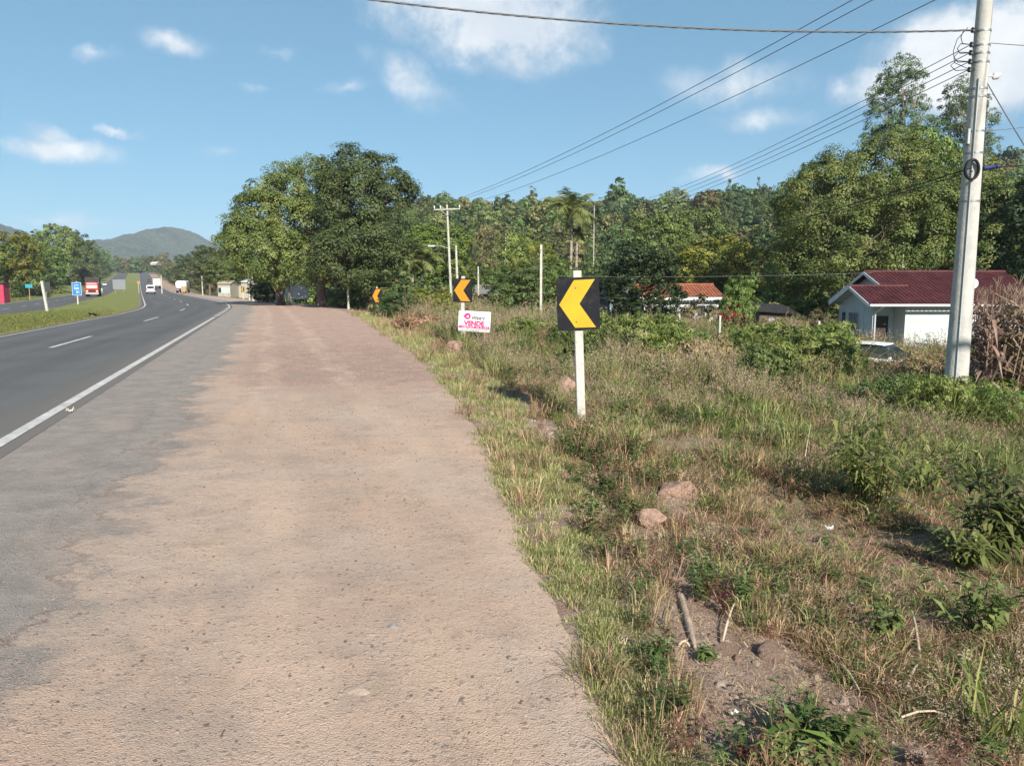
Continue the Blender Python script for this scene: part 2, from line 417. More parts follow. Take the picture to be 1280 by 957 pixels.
def strip(name, s_arr, t_rows, zoff, mat, jag=0.0, sub_end=0.0):
    """sheet swept along the road between lateral offsets; t_rows(s)->list of t"""
    s_arr = np.asarray(s_arr, float)
    T = np.array([t_rows(s) for s in s_arr]); nS, nT = T.shape
    Sg = np.repeat(s_arr[:, None], nT, 1)
    if jag:
        T[:, -1] += jag * vnoise(s_arr, s_arr * 0 + 3, 3.1) + jag * .6 * vnoise(s_arr, s_arr * 0, 9.7)
    x, y = xy_of(Sg, T); z = surf(Sg, T) + zoff
    if sub_end: z[:, -1] -= sub_end
    V = np.stack([x.ravel(), y.ravel(), z.ravel()], 1)
    i = np.arange(nS - 1)[:, None]; j = np.arange(nT - 1)[None]
    Fq = np.stack([i * nT + j, i * nT + j + 1, (i + 1) * nT + j + 1, (i + 1) * nT + j], -1).reshape(-1, 4)
    me = np_mesh(name, V, [Fq], {'t': ('FLOAT', T.ravel()), 's': ('FLOAT', Sg.ravel())}, True)
    return link(name, me, None, mat)

def asphalt_mat():
    m, nt, b, o = new_mat('asphalt')
    tc = nd(nt, 'ShaderNodeTexCoord'); at_ = nd(nt, 'ShaderNodeAttribute', attribute_name='t'); as_ = nd(nt, 'ShaderNodeAttribute', attribute_name='s')
    cv = nd(nt, 'ShaderNodeCombineXYZ'); lk(nt, at_.outputs['Fac'], cv.inputs[0]); lk(nt, mth(nt, 'MULTIPLY', as_.outputs['Fac'], .04), cv.inputs[1])
    n1 = nd(nt, 'ShaderNodeTexNoise', i_Scale=1.1, i_Detail=5.0); lk(nt, cv.outputs[0], n1.inputs[0])
    n2 = nd(nt, 'ShaderNodeTexNoise', i_Scale=90., i_Detail=3.0); lk(nt, tc.outputs['Object'], n2.inputs[0])
    n3 = nd(nt, 'ShaderNodeTexNoise', i_Scale=.5, i_Detail=4.0); lk(nt, tc.outputs['Object'], n3.inputs[0])
    c = mixc(nt, sstep(nt, n1.outputs[0], .3, .7), (.088, .085, .080), (.118, .114, .108))
    c = mixc(nt, mth(nt, 'MULTIPLY', sstep(nt, n3.outputs[0], .4, .7), .5), c, (.078, .074, .07))
    c = mixc(nt, mth(nt, 'MULTIPLY', sstep(nt, n2.outputs[0], .55, .75), .4), c, (.16, .155, .15))
    # polished wheel paths and an oil-darkened lane centre
    wp = None
    for tc_ in (-1.0, -2.6, -4.5, -6.3):
        k_ = sstep(nt, mth(nt, 'ABSOLUTE', mth(nt, 'SUBTRACT', at_.outputs['Fac'], tc_)), .55, .05); wp = k_ if wp is None else mth(nt, 'MAXIMUM', wp, k_)
    c = mixc(nt, mth(nt, 'MULTIPLY', mth(nt, 'MULTIPLY', wp, sstep(nt, n1.outputs[0], .25, .6)), .35), c, (.135, .130, .124))
    n5 = nd(nt, 'ShaderNodeTexNoise', i_Scale=.22, i_Detail=6.0, i_Roughness=.7); lk(nt, tc.outputs['Object'], n5.inputs[0])
    c = mixc(nt, mth(nt, 'MULTIPLY', sstep(nt, n5.outputs[0], .55, .72), .45), c, (.070, .068, .066))
    # dust blown in from the verges
    d = mth(nt, 'MULTIPLY', sstep(nt, mth(nt, 'ADD', at_.outputs['Fac'], mth(nt, 'MULTIPLY', n3.outputs[0], .8)), -.5, .4), .35)
    c = mixc(nt, d, c, (.25, .20, .165))
    lk(nt, c, b.inputs['Base Color']); b.inputs['Roughness'].default_value = .82; b.inputs['Specular IOR Level'].default_value = .3
    bp = nd(nt, 'ShaderNodeBump', i_Strength=.35, i_Distance=.01); lk(nt, n2.outputs[0], bp.inputs['Height']); lk(nt, bp.outputs[0], b.inputs['Normal'])
    return m
ASPH = asphalt_mat()
SV = np.concatenate([np.arange(-120, -4, 6), np.arange(-4, 120, 1.0), np.arange(120, 731, 10)])
road = strip('road', SV, lambda s: [-7.75, -7.3, -5.5, -3.5, -1.6, -.2, .25], 0.0, ASPH); tag(road, 'grey asphalt carriageway curving to the left', kind='structure')
road2 = strip('road', SV, lambda s: [-23.3, -21, -19.2, -17.2, -15.0], 0.0, ASPH); tag(road2, 'asphalt of the opposite carriageway beyond the grass median', kind='structure')

def median_mat():
    m, nt, b, o = new_mat('median_turf')
    tc = nd(nt, 'ShaderNodeTexCoord'); at_ = nd(nt, 'ShaderNodeAttribute', attribute_name='t')
    def noise(sc, det=6.0, r=.6):
        n = nd(nt, 'ShaderNodeTexNoise', i_Scale=sc, i_Detail=det, i_Roughness=r); lk(nt, tc.outputs['Object'], n.inputs[0]); return n.outputs[0]
    nA, nB, nC = noise(.3), noise(1.8), noise(12., 7., .7)
    c = mixc(nt, sstep(nt, nB, .3, .7), (.14, .165, .045), (.22, .225, .07))
    c = mixc(nt, mth(nt, 'MULTIPLY', sstep(nt, nC, .5, .75), .5), c, (.27, .22, .10)); c = mixc(nt, mth(nt, 'MULTIPLY', sstep(nt, nA, .5, .68), .4), c, (.26, .23, .10))
    bare = sstep(nt, mth(nt, 'ADD', at_.outputs['Fac'], mth(nt, 'MULTIPLY', mth(nt, 'SUBTRACT', nB, .5), .9)), -8.25, -7.8)
    c = mixc(nt, mth(nt, 'MULTIPLY', bare, .85), c, (.25, .17, .12))
    lk(nt, c, b.inputs['Base Color']); b.inputs['Roughness'].default_value = .95; b.inputs['Specular IOR Level'].default_value = .15
    bp = nd(nt, 'ShaderNodeBump', i_Strength=.8, i_Distance=.04); lk(nt, nC, bp.inputs['Height']); lk(nt, bp.outputs[0], b.inputs['Normal'])
    return m
tag(strip('median', SV, lambda s: [-15.05, -14.2, -12.6, -11.3, -9.8, -8.5, -8.0, -7.7], .012, median_mat()), 'grassed median strip between the two carriageways', kind='structure')

def shoulder_mat():
    m, nt, b, o = new_mat('shoulder_dirt_gravel')
    tc = nd(nt, 'ShaderNodeTexCoord'); at_ = nd(nt, 'ShaderNodeAttribute', attribute_name='t'); as_ = nd(nt, 'ShaderNodeAttribute', attribute_name='s')
    t = at_.outputs['Fac']; s = as_.outputs['Fac']
    def noise(sc, det=6.0, r=.6, vec=None):
        n = nd(nt, 'ShaderNodeTexNoise', i_Scale=sc, i_Detail=det, i_Roughness=r); lk(nt, vec or tc.outputs['Object'], n.inputs[0]); return n.outputs[0]
    cv = nd(nt, 'ShaderNodeCombineXYZ'); lk(nt, t, cv.inputs[0]); lk(nt, mth(nt, 'MULTIPLY', s, .22), cv.inputs[1])
    big, mid, fin, grn = noise(.55, 4.), noise(2.6, 7., .65), noise(17., 8., .7), noise(120., 3.)
    trk = noise(1.5, 5., .6, cv.outputs[0])
    # pebbles set into the surface
    wv = nd(nt, 'ShaderNodeTexNoise', i_Scale=30., i_Detail=3.0); lk(nt, tc.outputs['Object'], wv.inputs[0])
    va = nd(nt, 'ShaderNodeVectorMath', operation='SCALE'); lk(nt, wv.outputs['Color'], va.inputs[0]); va.inputs['Scale'].default_value = .035
    vb = nd(nt, 'ShaderNodeVectorMath', operation='ADD'); lk(nt, va.outputs[0], vb.inputs[0]); lk(nt, tc.outputs['Object'], vb.inputs[1])
    vo = nd(nt, 'ShaderNodeTexVoronoi', i_Scale=27.0, i_Randomness=1.0); lk(nt, vb.outputs[0], vo.inputs[0])
    vo2 = nd(nt, 'ShaderNodeTexVoronoi', i_Scale=85.0); lk(nt, tc.outputs['Object'], vo2.inputs[0])
    vs = nd(nt, 'ShaderNodeSeparateColor'); lk(nt, vo.outputs['Color'], vs.inputs[0])
    vs2 = nd(nt, 'ShaderNodeSeparateColor'); lk(nt, vo2.outputs['Color'], vs2.inputs[0])
    sand = mixc(nt, sstep(nt, big, .35, .65), L(184, 156, 136), L(190, 167, 149))
    sand = mixc(nt, mth(nt, 'MULTIPLY', sstep(nt, trk, .45, .68), .75), sand, L(203, 172, 147))
    sand = mixc(nt, mth(nt, 'MULTIPLY', sstep(nt, mid, .5, .72), .6), sand, L(160, 138, 122))
    # reddish worked patch further along the lay-by
    redm = mth(nt, 'MULTIPLY', sstep(nt, s, 10, 14), mth(nt, 'MULTIPLY', sstep(nt, t, 1.6, 2.8), mth(nt, 'ADD', .25, mth(nt, 'MULTIPLY', sstep(nt, mid, .35, .6), .6))))
    sand = mixc(nt, redm, sand, L(168, 136, 122))
    # rough scraped band across the lay-by and tyre-polished lanes along it
    band = mth(nt, 'MULTIPLY', mth(nt, 'MULTIPLY', sstep(nt, s, 12.5, 13.5), sstep(nt, s, 24, 20)), sstep(nt, t, 1.9, 2.7))
    sand = mixc(nt, mth(nt, 'MULTIPLY', mth(nt, 'MULTIPLY', band, sstep(nt, fin, .45, .6)), .6), sand, L(128, 102, 90))
    gmask = mth(nt, 'MULTIPLY', sstep(nt, mth(nt, 'ADD', vs.outputs[0], mth(nt, 'MULTIPLY', mid, .5)), .88, 1.0), sstep(nt, vo.outputs['Distance'], .42, .25))
    stonec = mixc(nt, vs.outputs[1], L(112, 96, 88), L(190, 172, 158))
    dirt = mixc(nt, mth(nt, 'MULTIPLY', gmask, .55), sand, stonec)
    g2 = mth(nt, 'MULTIPLY', sstep(nt, vs2.outputs[0], .62, .8), sstep(nt, vo2.outputs['Distance'], .5, .25))
    dirt = mixc(nt, mth(nt, 'MULTIPLY', g2, .55), dirt, mixc(nt, vs2.outputs[1], L(120, 100, 90), L(205, 186, 170)))
    dirt = mixc(nt, mth(nt, 'MULTIPLY', sstep(nt, fin, .54, .72), .35), dirt, L(130, 108, 96))
    dirt = mixc(nt, mth(nt, 'MULTIPLY', sstep(nt, grn, .55, .70), .45), dirt, L(140, 118, 104)); dirt = mixc(nt, mth(nt, 'MULTIPLY', sstep(nt, grn, .44, .32), .45), dirt, L(222, 198, 178))
    # old grey asphalt of the paved shoulder, breaking up towards the dirt
    asp = mixc(nt, sstep(nt, mid, .3, .7), L(138, 129, 121), L(160, 149, 140))
    asp = mixc(nt, mth(nt, 'MULTIPLY', g2, .7), asp, mixc(nt, vs2.outputs[2], L(92, 88, 86), L(186, 176, 166)))
    asp = mixc(nt, mth(nt, 'MULTIPLY', sstep(nt, trk, .5, .7), .35), asp, L(178, 156, 140))
    asp = mixc(nt, mth(nt, 'MULTIPLY', sstep(nt, grn, .54, .68), .5), asp, L(98, 93, 90)); asp = mixc(nt, mth(nt, 'MULTIPLY', sstep(nt, grn, .44, .32), .4), asp, L(196, 184, 172))
    edg = mth(nt, 'ADD', t, mth(nt, 'ADD', mth(nt, 'MULTIPLY', mth(nt, 'SUBTRACT', big, .5), 2.0), mth(nt, 'MULTIPLY', mth(nt, 'SUBTRACT', mid, .5), 1.5)))
    edg = mth(nt, 'ADD', edg, mth(nt, 'MULTIPLY', mth(nt, 'SUBTRACT', fin, .5), .5))
    edg = mth(nt, 'ADD', edg, mth(nt, 'MULTIPLY', sstep(nt, s, 3.6, .8), 1.2))
    f = sstep(nt, edg, 1.45, 2.15)
    gpatch = mth(nt, 'MULTIPLY', mth(nt, 'MULTIPLY', sstep(nt, noise(.9, 5.), .52, .64), sstep(nt, t, 4.2, 2.6)), .4)
    f = mth(nt, 'MULTIPLY', f, mth(nt, 'SUBTRACT', 1.0, gpatch))
    for tt in (2.75, 4.15):
        wv_ = mth(nt, 'ABSOLUTE', mth(nt, 'SUBTRACT', mth(nt, 'ADD', t, mth(nt, 'MULTIPLY', mth(nt, 'SUBTRACT', big, .5), .9)), tt))
        dirt = mixc(nt, mth(nt, 'MULTIPLY', mth(nt, 'MULTIPLY', sstep(nt, wv_, .34, .1), sstep(nt, trk, .3, .6)), .38), dirt, L(206, 180, 158))
    c = mixc(nt, f, asp, dirt)
    rag = mth(nt, 'MULTIPLY', sstep(nt, mth(nt, 'ABSOLUTE', mth(nt, 'SUBTRACT', edg, 1.72)), .10, .0), mth(nt, 'MULTIPLY', sstep(nt, mid, .42, .58), .6))
    c = mixc(nt, rag, c, L(112, 99, 91))
    # longitudinal crack in the paved shoulder
    w = mth(nt, 'ADD', t, mth(nt, 'MULTIPLY', mth(nt, 'SUBTRACT', noise(1.2, 3.), .5), .35))
    cr = mth(nt, 'ABSOLUTE', mth(nt, 'SUBTRACT', w, 1.28))
    crm = mth(nt, 'MULTIPLY', sstep(nt, cr, .045, .0), mth(nt, 'MULTIPLY', sstep(nt, fin, .45, .62), .32))
    c = mixc(nt, crm, c, L(86, 80, 77))
    lk(nt, c, b.inputs['Base Color']); b.inputs['Roughness'].default_value = .93; b.inputs['Specular IOR Level'].default_value = .2
    hh = mth(nt, 'ADD', mth(nt, 'MULTIPLY', gmask, .28), mth(nt, 'ADD', mth(nt, 'MULTIPLY', g2, .30), mth(nt, 'MULTIPLY', fin, .35)))
    hh = mth(nt, 'ADD', hh, mth(nt, 'ADD', mth(nt, 'MULTIPLY', f, .35), mth(nt, 'MULTIPLY', grn, .75)))
    hh = mth(nt, 'SUBTRACT', hh, mth(nt, 'MULTIPLY', crm, .5))
    hh = mth(nt, 'ADD', hh, mth(nt, 'ADD', mth(nt, 'MULTIPLY', noise(75., 5., .75), .45), mth(nt, 'MULTIPLY', mid, 2.0)))
    bp = nd(nt, 'ShaderNodeBump', i_Strength=.8, i_Distance=.022); lk(nt, hh, bp.inputs['Height']); lk(nt, bp.outputs[0], b.inputs['Normal'])
    return m
SV2 = np.concatenate([np.arange(-60, -2, 2), np.arange(-2, 14, .12), np.arange(14, 60, .5), np.arange(60, 170, 2)])
sh = strip('dirt_shoulder', SV2, lambda s: list(.05 + (edge(s) - .05 - .1) * np.linspace(0, 1, 9)) + [edge(s) + .12], -.004, shoulder_mat(), jag=.16, sub_end=.05)
tag(sh, 'worn grey shoulder turning into pinkish gravel lay-by', kind='structure')

# painted markings: children of the carriageways
PAINT = pm('road_paint', (.50, .48, .45), .8, .15, 2.5, dirt=(.20, .18, .16), dirt_amt=.8)
def marking(parent, name, s0, s1, t0, t1, zoff=.006, step=1.0):
    o = strip(name, np.linspace(s0, s1, max(2, int((s1 - s0) / step) + 1)), lambda s: [t0, t1], zoff, PAINT); o.parent = parent; return o
marking(road, 'edge_line', -100, 44, -.06, .09); marking(road, 'edge_line', -100, 725, -7.43, -7.28)
marking(road, 'edge_line', 64.5, 600, -.06, .09)
for k in range(6): marking(road, 'edge_line_block', 46 + k * 3.1, 47.7 + k * 3.1, -.16, .14)
for k in range(-3, 22):
    s0 = 24.9 + (k) * 18.4
    marking(road, 'lane_dash', s0, s0 + 5.6, -3.48, -3.32)
marking(road2, 'edge_line', -100, 725, -15.4, -15.2); marking(road2, 'edge_line', -100, 725, -23.1, -22.9)
for k in range(-2, 26):
    s0 = 20.0 + k * 12.5
    marking(road2, 'lane_dash', s0, s0 + 4.5, -19.22, -19.08)

# ---- far wooded mountains (structure)
def mountain(name, prof, y0, depth, seed, mat, zbase=-5):
    """prof: list of (x, ridge z) at distance y0"""
    r = np.random.RandomState(seed)
    xs = np.array([p[0] for p in prof]); zs = np.array([p[1] for p in prof])
    nx, ny = 220, 90
    x = np.linspace(xs[0], xs[-1], nx); f = np.linspace(0, 1, ny)
    X = np.repeat(x[None], ny, 0); fy = np.repeat(f[:, None], nx, 1)
    ridge = np.interp(x, xs, zs) - 18
    up = smooth(0, .62, fy); dn = 1 - smooth(.62, 1.0, fy) * .9
    Z = zbase + (ridge[None] - zbase) * up * dn
    Y = y0 - depth * .62 + depth * fy
    Z = Z + vnoise(X, Y, .009) * 9 * up + vnoise(X + 77, Y, .035) * 5 * up + r.rand(ny, nx) * 9 * np.clip(up, 0, 1)
    V = np.stack([X.ravel(), Y.ravel(), Z.ravel()], 1)
    i = np.arange(ny - 1)[:, None]; j = np.arange(nx - 1)[None]
    Fq = np.stack([i * nx + j, i * nx + j + 1, (i + 1) * nx + j + 1, (i + 1) * nx + j], -1).reshape(-1, 4)
    return tag(link(name, np_mesh(name, V, [Fq], None, True), None, mat), kind='structure')
m, nt, b, o = new_mat('mountain_forest')
tc = nd(nt, 'ShaderNodeTexCoord')
n1 = nd(nt, 'ShaderNodeTexNoise', i_Scale=.012, i_Detail=9., i_Roughness=.75); lk(nt, tc.outputs['Object'], n1.inputs[0])
n2 = nd(nt, 'ShaderNodeTexVoronoi', i_Scale=.06); lk(nt, tc.outputs['Object'], n2.inputs[0])
c = mixc(nt, sstep(nt, n1.outputs[0], .35, .65), (.012, .026, .012), (.052, .072, .030)); lk(nt, c, b.inputs['Base Color']); b.inputs['Roughness'].default_value = .95
bp = nd(nt, 'ShaderNodeBump', i_Strength=1.0, i_Distance=9.0); lk(nt, n2.outputs['Distance'], bp.inputs['Height']); bp.invert = True; lk(nt, bp.outputs[0], b.inputs['Normal'])
MTN = m
def mp(px, py, D): v = PX(px, py, D); return (v.x, v.z)
tag(mountain('mountain', [mp(-60, 320, 2600), mp(60, 312, 2600), mp(110, 301, 2600), mp(135, 297, 2600), mp(160, 297, 2600), mp(185, 292, 2600), mp(200, 286, 2600), mp(214, 282, 2600),
     mp(226, 281.5, 2600), mp(240, 287, 2600), mp(252, 297, 2600), mp(268, 303, 2600), mp(300, 306, 2600), mp(420, 300, 2600), mp(640, 310, 2600)], 2600, 1700, 3, MTN, -10), 'bluish wooded mountain with a rounded peak at the end of the road')
tag(mountain('mountain', [mp(-900, 240, 1900), mp(-300, 250, 1900), mp(-60, 268, 1900), mp(0, 276, 1900), mp(25, 283, 1900), mp(70, 300, 1900), mp(110, 318, 1900), mp(150, 330, 1900)], 1900, 1200, 4, MTN, -10), 'wooded mountain shoulder above the trees on the far left')

# ================================================================== VEGETATION BUILDERS
def unit(v): return v / np.maximum(np.linalg.norm(v, axis=-1, keepdims=True), 1e-9)
def leaf_quads(rg, P, Nn, ln, wd, droop=0.0):
    """diamond leaves at P facing Nn"""
    n = len(P); Nn = unit(Nn)
    r = unit(rg.normal(size=(n, 3))); T = unit(np.cross(Nn, r)); T[:, 2] -= droop; T = unit(T)
    B = unit(np.cross(Nn, T)); ln = ln * rg.uniform(.65, 1.3, (n, 1)); wd = wd * rg.uniform(.7, 1.25, (n, 1))
    fold = Nn * ln * .12
    V = np.stack([P - T * ln * .5, P + B * wd * .5 + fold, P + T * ln * .5, P - B * wd * .5 + fold], 1).reshape(-1, 3)
    return V, np.arange(4 * n).reshape(-1, 4)
def crown_mesh(name, rg, lobes, clump_r=.8, dens=1.0, per=26, ln=.3, wd=.2, up=.5, keep_in=.72, lowcut=-1.0, droop=0.0, inner=.2):
    Cs, Os = [], []
    Lc = np.array([l[:3] for l in lobes], float); Lr = np.array([l[3:6] for l in lobes], float)
    for k in range(len(lobes)):
        a, b_, c_ = Lr[k]; area = 4 * np.pi * ((a * b_) ** 1.6 / 3 + (a * c_) ** 1.6 / 3 + (b_ * c_) ** 1.6 / 3) ** (1 / 1.6)
        n = max(6, int(area * dens)); d = unit(rg.normal(size=(n, 3))); d = d[d[:, 2] > lowcut]
        rad = np.where(rg.rand(len(d)) < inner, rg.uniform(.35, .8, len(d)), rg.uniform(.82, 1.06, len(d)))
        P = Lc[k] + d * Lr[k] * rad[:, None]
        ok = np.ones(len(P), bool)
        for q in range(len(lobes)):
            if q != k: ok &= (((P - Lc[q]) / Lr[q]) ** 2).sum(1) > keep_in ** 2
        Cs.append(P[ok]); Os.append(d[ok])
    C = np.concatenate(Cs); O = np.concatenate(Os); M = len(C)
    cs = rg.rand(M); cr = clump_r * rg.uniform(.6, 1.25, M)
    d = unit(rg.normal(size=(M, per, 3)) + O[:, None] * .55 + np.array([0, 0, up])[None, None])
    rad = rg.uniform(.45, 1.0, (M, per, 1)) * cr[:, None, None]
    P = (C[:, None] + d * rad * np.array([1, 1, .72])).reshape(-1, 3)
    Nn = (d * 1.0 + O[:, None] * .45 + rg.normal(size=(M, per, 3)) * .36 + np.array([0, 0, up * .8])).reshape(-1, 3)
    V, Fq = leaf_quads(rg, P, Nn, ln, wd, droop)
    lv = np.clip(np.repeat(cs * .72, per) + rg.rand(M * per) * .28, 0, 1)
    return np_mesh(name, V, [Fq], {'lv': ('FLOAT', np.repeat(lv, 4))})
BARK = pm('bark', (.13, .10, .075), .95, .35, 6.0, .8, 14.0)
BARK_PALE = pm('bark_pale', (.30, .25, .20), .9, .3, 5.0, .6, 14.0)
def trunk_mesh(name, rg, h, r0, lobes, wob=.25, nb=None, mat=None):
    mb = MB()
    def path(a, b_, n=5, w=wob):
        a = Vector(a); b_ = Vector(b_); o = []
        for i in range(n):
            f = i / (n - 1); p = a.lerp(b_, f); k = math.sin(f * math.pi) * w
            o.append(p + Vector(rg.normal(size=3).tolist()) * k * .6)
        return o
    top = Vector((rg.normal() * wob * .5, rg.normal() * wob * .5, h))
    tp = [Vector((0, 0, -.35))] + path((0, 0, 0), top, 5, wob * .5)
    mb.tube(tp, [r0 * 1.35, r0 * 1.15, r0 * .95, r0 * .86, r0 * .8, r0 * .72], 9)
    for l in (lobes if nb is None else lobes[:nb]):
        st = top.lerp(Vector((0, 0, h * .6)), rg.rand() * .6)
        p = path(st, l[:3], 5, wob)
        mb.tube(p, [r0 * .55, r0 * .42, r0 * .32, r0 * .22, r0 * .1], 6)
        for _ in range(3):
            q = Vector(l[:3]) + Vector((rg.normal() * l[3] * .5, rg.normal() * l[4] * .5, rg.rand() * l[5] * .6))
            mb.tube(path(p[3], q, 4, wob * .6), [r0 * .22, r0 * .16, r0 * .1, r0 * .04], 5)
    me = bpy.data.meshes.new(name); me.from_pydata(mb.v, [], mb.f); me.polygons.foreach_set('use_smooth', mb.sm); me.update()
    me.materials.append(mat or BARK)
    return me
def set_mat(o, m):
    o.material_slots[0].link = 'OBJECT'; o.material_slots[0].material = m

# leaf colours
LF_OLIVE = leafmat('leaf_olive', [(0.0604, 0.0878, 0.022), (0.1092, 0.1482, 0.0329), (0.1716, 0.2031, 0.0494), (0.234, 0.236, 0.0713)])
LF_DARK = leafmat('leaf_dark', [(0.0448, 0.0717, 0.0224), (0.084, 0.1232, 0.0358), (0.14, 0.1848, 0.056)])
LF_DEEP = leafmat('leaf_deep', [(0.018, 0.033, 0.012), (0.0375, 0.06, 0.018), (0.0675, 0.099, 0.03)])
LF_MID = leafmat('leaf_mid', [(0.0784, 0.1176, 0.0269), (0.14, 0.196, 0.0426), (0.224, 0.28, 0.0672)])
LF_BRIGHT = leafmat('leaf_bright', [(0.0725, 0.1232, 0.0203), (0.145, 0.2248, 0.0319), (0.232, 0.319, 0.058)])
LF_YELLOW = leafmat('leaf_yellow', [(0.0945, 0.1148, 0.0189), (0.189, 0.2093, 0.0297), (0.351, 0.324, 0.054)])
LF_BROWN = leafmat('leaf_brown', [(0.1, 0.095, 0.04), (0.18, 0.155, 0.07), (0.27, 0.225, 0.11)])
LF_EUC = leafmat('leaf_euc', [(0.0672, 0.1064, 0.0426), (0.1288, 0.1792, 0.0672), (0.196, 0.2408, 0.0952)])

W_A = leafmat('wood_leaf_a', [(0.0784, 0.112, 0.0336), (0.14, 0.1848, 0.056), (0.224, 0.2632, 0.0896)], objvar=.38)
W_B = leafmat('wood_leaf_b', [(0.0504, 0.084, 0.0314), (0.0952, 0.14, 0.0504), (0.1568, 0.2016, 0.0728)], objvar=.38)
W_C = leafmat('wood_leaf_c', [(0.112, 0.1232, 0.0392), (0.1904, 0.196, 0.0616), (0.28, 0.2632, 0.1008)], objvar=.38)
def sphere_lobes(rg, n, r, h0, h1, lr):
    out = []
    for k in range(n):
        a = 2.4 * k + rg.rand(); f = (k + .5) / n
        z = h0 + (h1 - h0) * f; rr = r * math.sqrt(max(.05, 1 - (2 * f - 1) ** 2 * .8)) * rg.uniform(.5, .9)
        s = lr * rg.uniform(.75, 1.2); out.append((math.cos(a) * rr, math.sin(a) * rr, z, s, s, s * .8))
    return out
# shared tree kinds, all drawn 10 m tall and 8 m across
KIND = {}
def kind(name, lobes, th, r0, bark=None, nb=None, **kw):
    rg = np.random.RandomState(abs(hash(name)) % 1000 if False else sum(map(ord, name)))
    KIND[name] = (trunk_mesh('trunk', rg, th, r0, lobes, mat=bark, nb=nb), crown_mesh('crown', rg, lobes, **kw))
for i, sd in enumerate((21, 22, 23)):
    rg = np.random.RandomState(sd)
    kind('round%d' % i, [(0, 0, 6.2, 3.0, 3.0, 3.0)] + sphere_lobes(rg, 9, 3.3, 3.4, 8.2, 1.75), 3.6, .26, nb=7, clump_r=.60, dens=1.15, per=44, ln=.26, wd=.165)
for i, sd in enumerate((31, 32)):
    rg = np.random.RandomState(sd)
    kind('loose%d' % i, sphere_lobes(rg, 14, 3.6, 3.0, 9.0, 1.15), 4.5, .13, BARK, clump_r=.6, dens=.95, per=40, ln=.30, wd=.11, keep_in=.5, droop=.3)
for i, sd in enumerate((41, 42)):
    rg = np.random.RandomState(sd)
    kind('bushy%d' % i, [(0, 0, 4.4, 3.0, 3.0, 4.3)] + sphere_lobes(rg, 12, 3.4, 1.3, 8.6, 1.7), 2.4, .2, nb=6, clump_r=.60, dens=1.05, per=44, ln=.26, wd=.165)
rg = np.random.RandomState(52)
kind('conifer', [(0, 0, 1.2 + 8.3 * i / 9, 3.6 * (1 - i / 10.5), 3.6 * (1 - i / 10.5), 1.1) for i in range(10)], 8.5, .16, nb=0, clump_r=.5, dens=1.3, per=20, ln=.4, wd=.16)

def tree(name, label, kd, px, pytop, D, wpx, mat, rz=None, cat='tree', group=None, sink=0.0, zbase=None):
    """a tree of kind kd at pixel column px, distance D metres, its top at pixel row pytop, wpx pixels across"""
    g = ground(px, D); top = PX(px, pytop, D).z
    if zbase is not None: g.z = zbase
    w = wpx / FPX * D / 8.0; hsc = max(.3, (top - g.z)) / 10.0 * 1.02
    e = empty(name, (g.x, g.y, g.z - sink), rz if rz is not None else (px * 1.7 + D) % 6.28, label, cat, group)
    t, c = KIND[kd]
    e.scale = (w, w, hsc)
    link('trunk', t, e); co = link('crown', c, e)
    if not c.materials: c.materials.append(LF_MID)
    set_mat(co, mat)
    return e
def own_tree(name, label, loc, lobes, th, r0, mat, bark=None, seed=1, cat='tree', **kw):
    rg = np.random.RandomState(seed)
    e = empty(name, loc, 0, label, cat)
    link('trunk', trunk_mesh('trunk', rg, th, r0, lobes, mat=bark, wob=.4), e)
    link('crown', crown_mesh('crown', rg, lobes, **kw), e, mat)
    return e

# ================================================================== BIG TREES
# pair of roadside trees beyond the lay-by
def lobes_px(D, g, items):
    """(px, py, radius px, dy) in the tree's own plane -> local lobes"""
    out = []
    for (px, py, rp, dy) in items:
        v = PX(px, py, D + dy); r = rp / FPX * (D + dy)
        out.append((v.x - g.x, dy, v.z - g.z, r, r, r * .85))
    return out
g = ground(352, 72)
own_tree('roadside_tree', 'broad olive-green tree at the end of the lay-by, left of the darker crown', g,
    lobes_px(72, g, [(318, 310, 40, -2), (345, 275, 45, 0), (372, 240, 36, 1), (395, 225, 30, 3), (302, 300, 26, 1), (345, 325, 40, -4), (375, 320, 40, -3), (320, 262, 26, 2), (385, 285, 40, -3), (410, 255, 34, 2), (330, 240, 18, 0), (296, 284, 15, -1), (352, 222, 16, 1), (382, 210, 14, 2)]),
    3.0, .38, LF_OLIVE, seed=61, clump_r=.92, dens=.92, per=105, ln=.20, wd=.125)
g = ground(403, 66)
own_tree('roadside_tree', 'dark green spreading tree with a black shaded trunk beside the lay-by', g,
    lobes_px(66, g, [(440, 250, 46, 0), (470, 225, 32, 2), (490, 240, 26, 1), (455, 290, 50, -2), (430, 320, 40, -3), (475, 320, 32, -1), (440, 215, 30, 3), (412, 222, 22, 2), (455, 345, 24, -2), (410, 340, 18, -2), (500, 232, 17, 1), (462, 207, 14, 2), (425, 208, 12, 2)]),
    2.8, .45, LF_DARK, seed=62, clump_r=.88, dens=1.0, per=105, ln=.20, wd=.13)
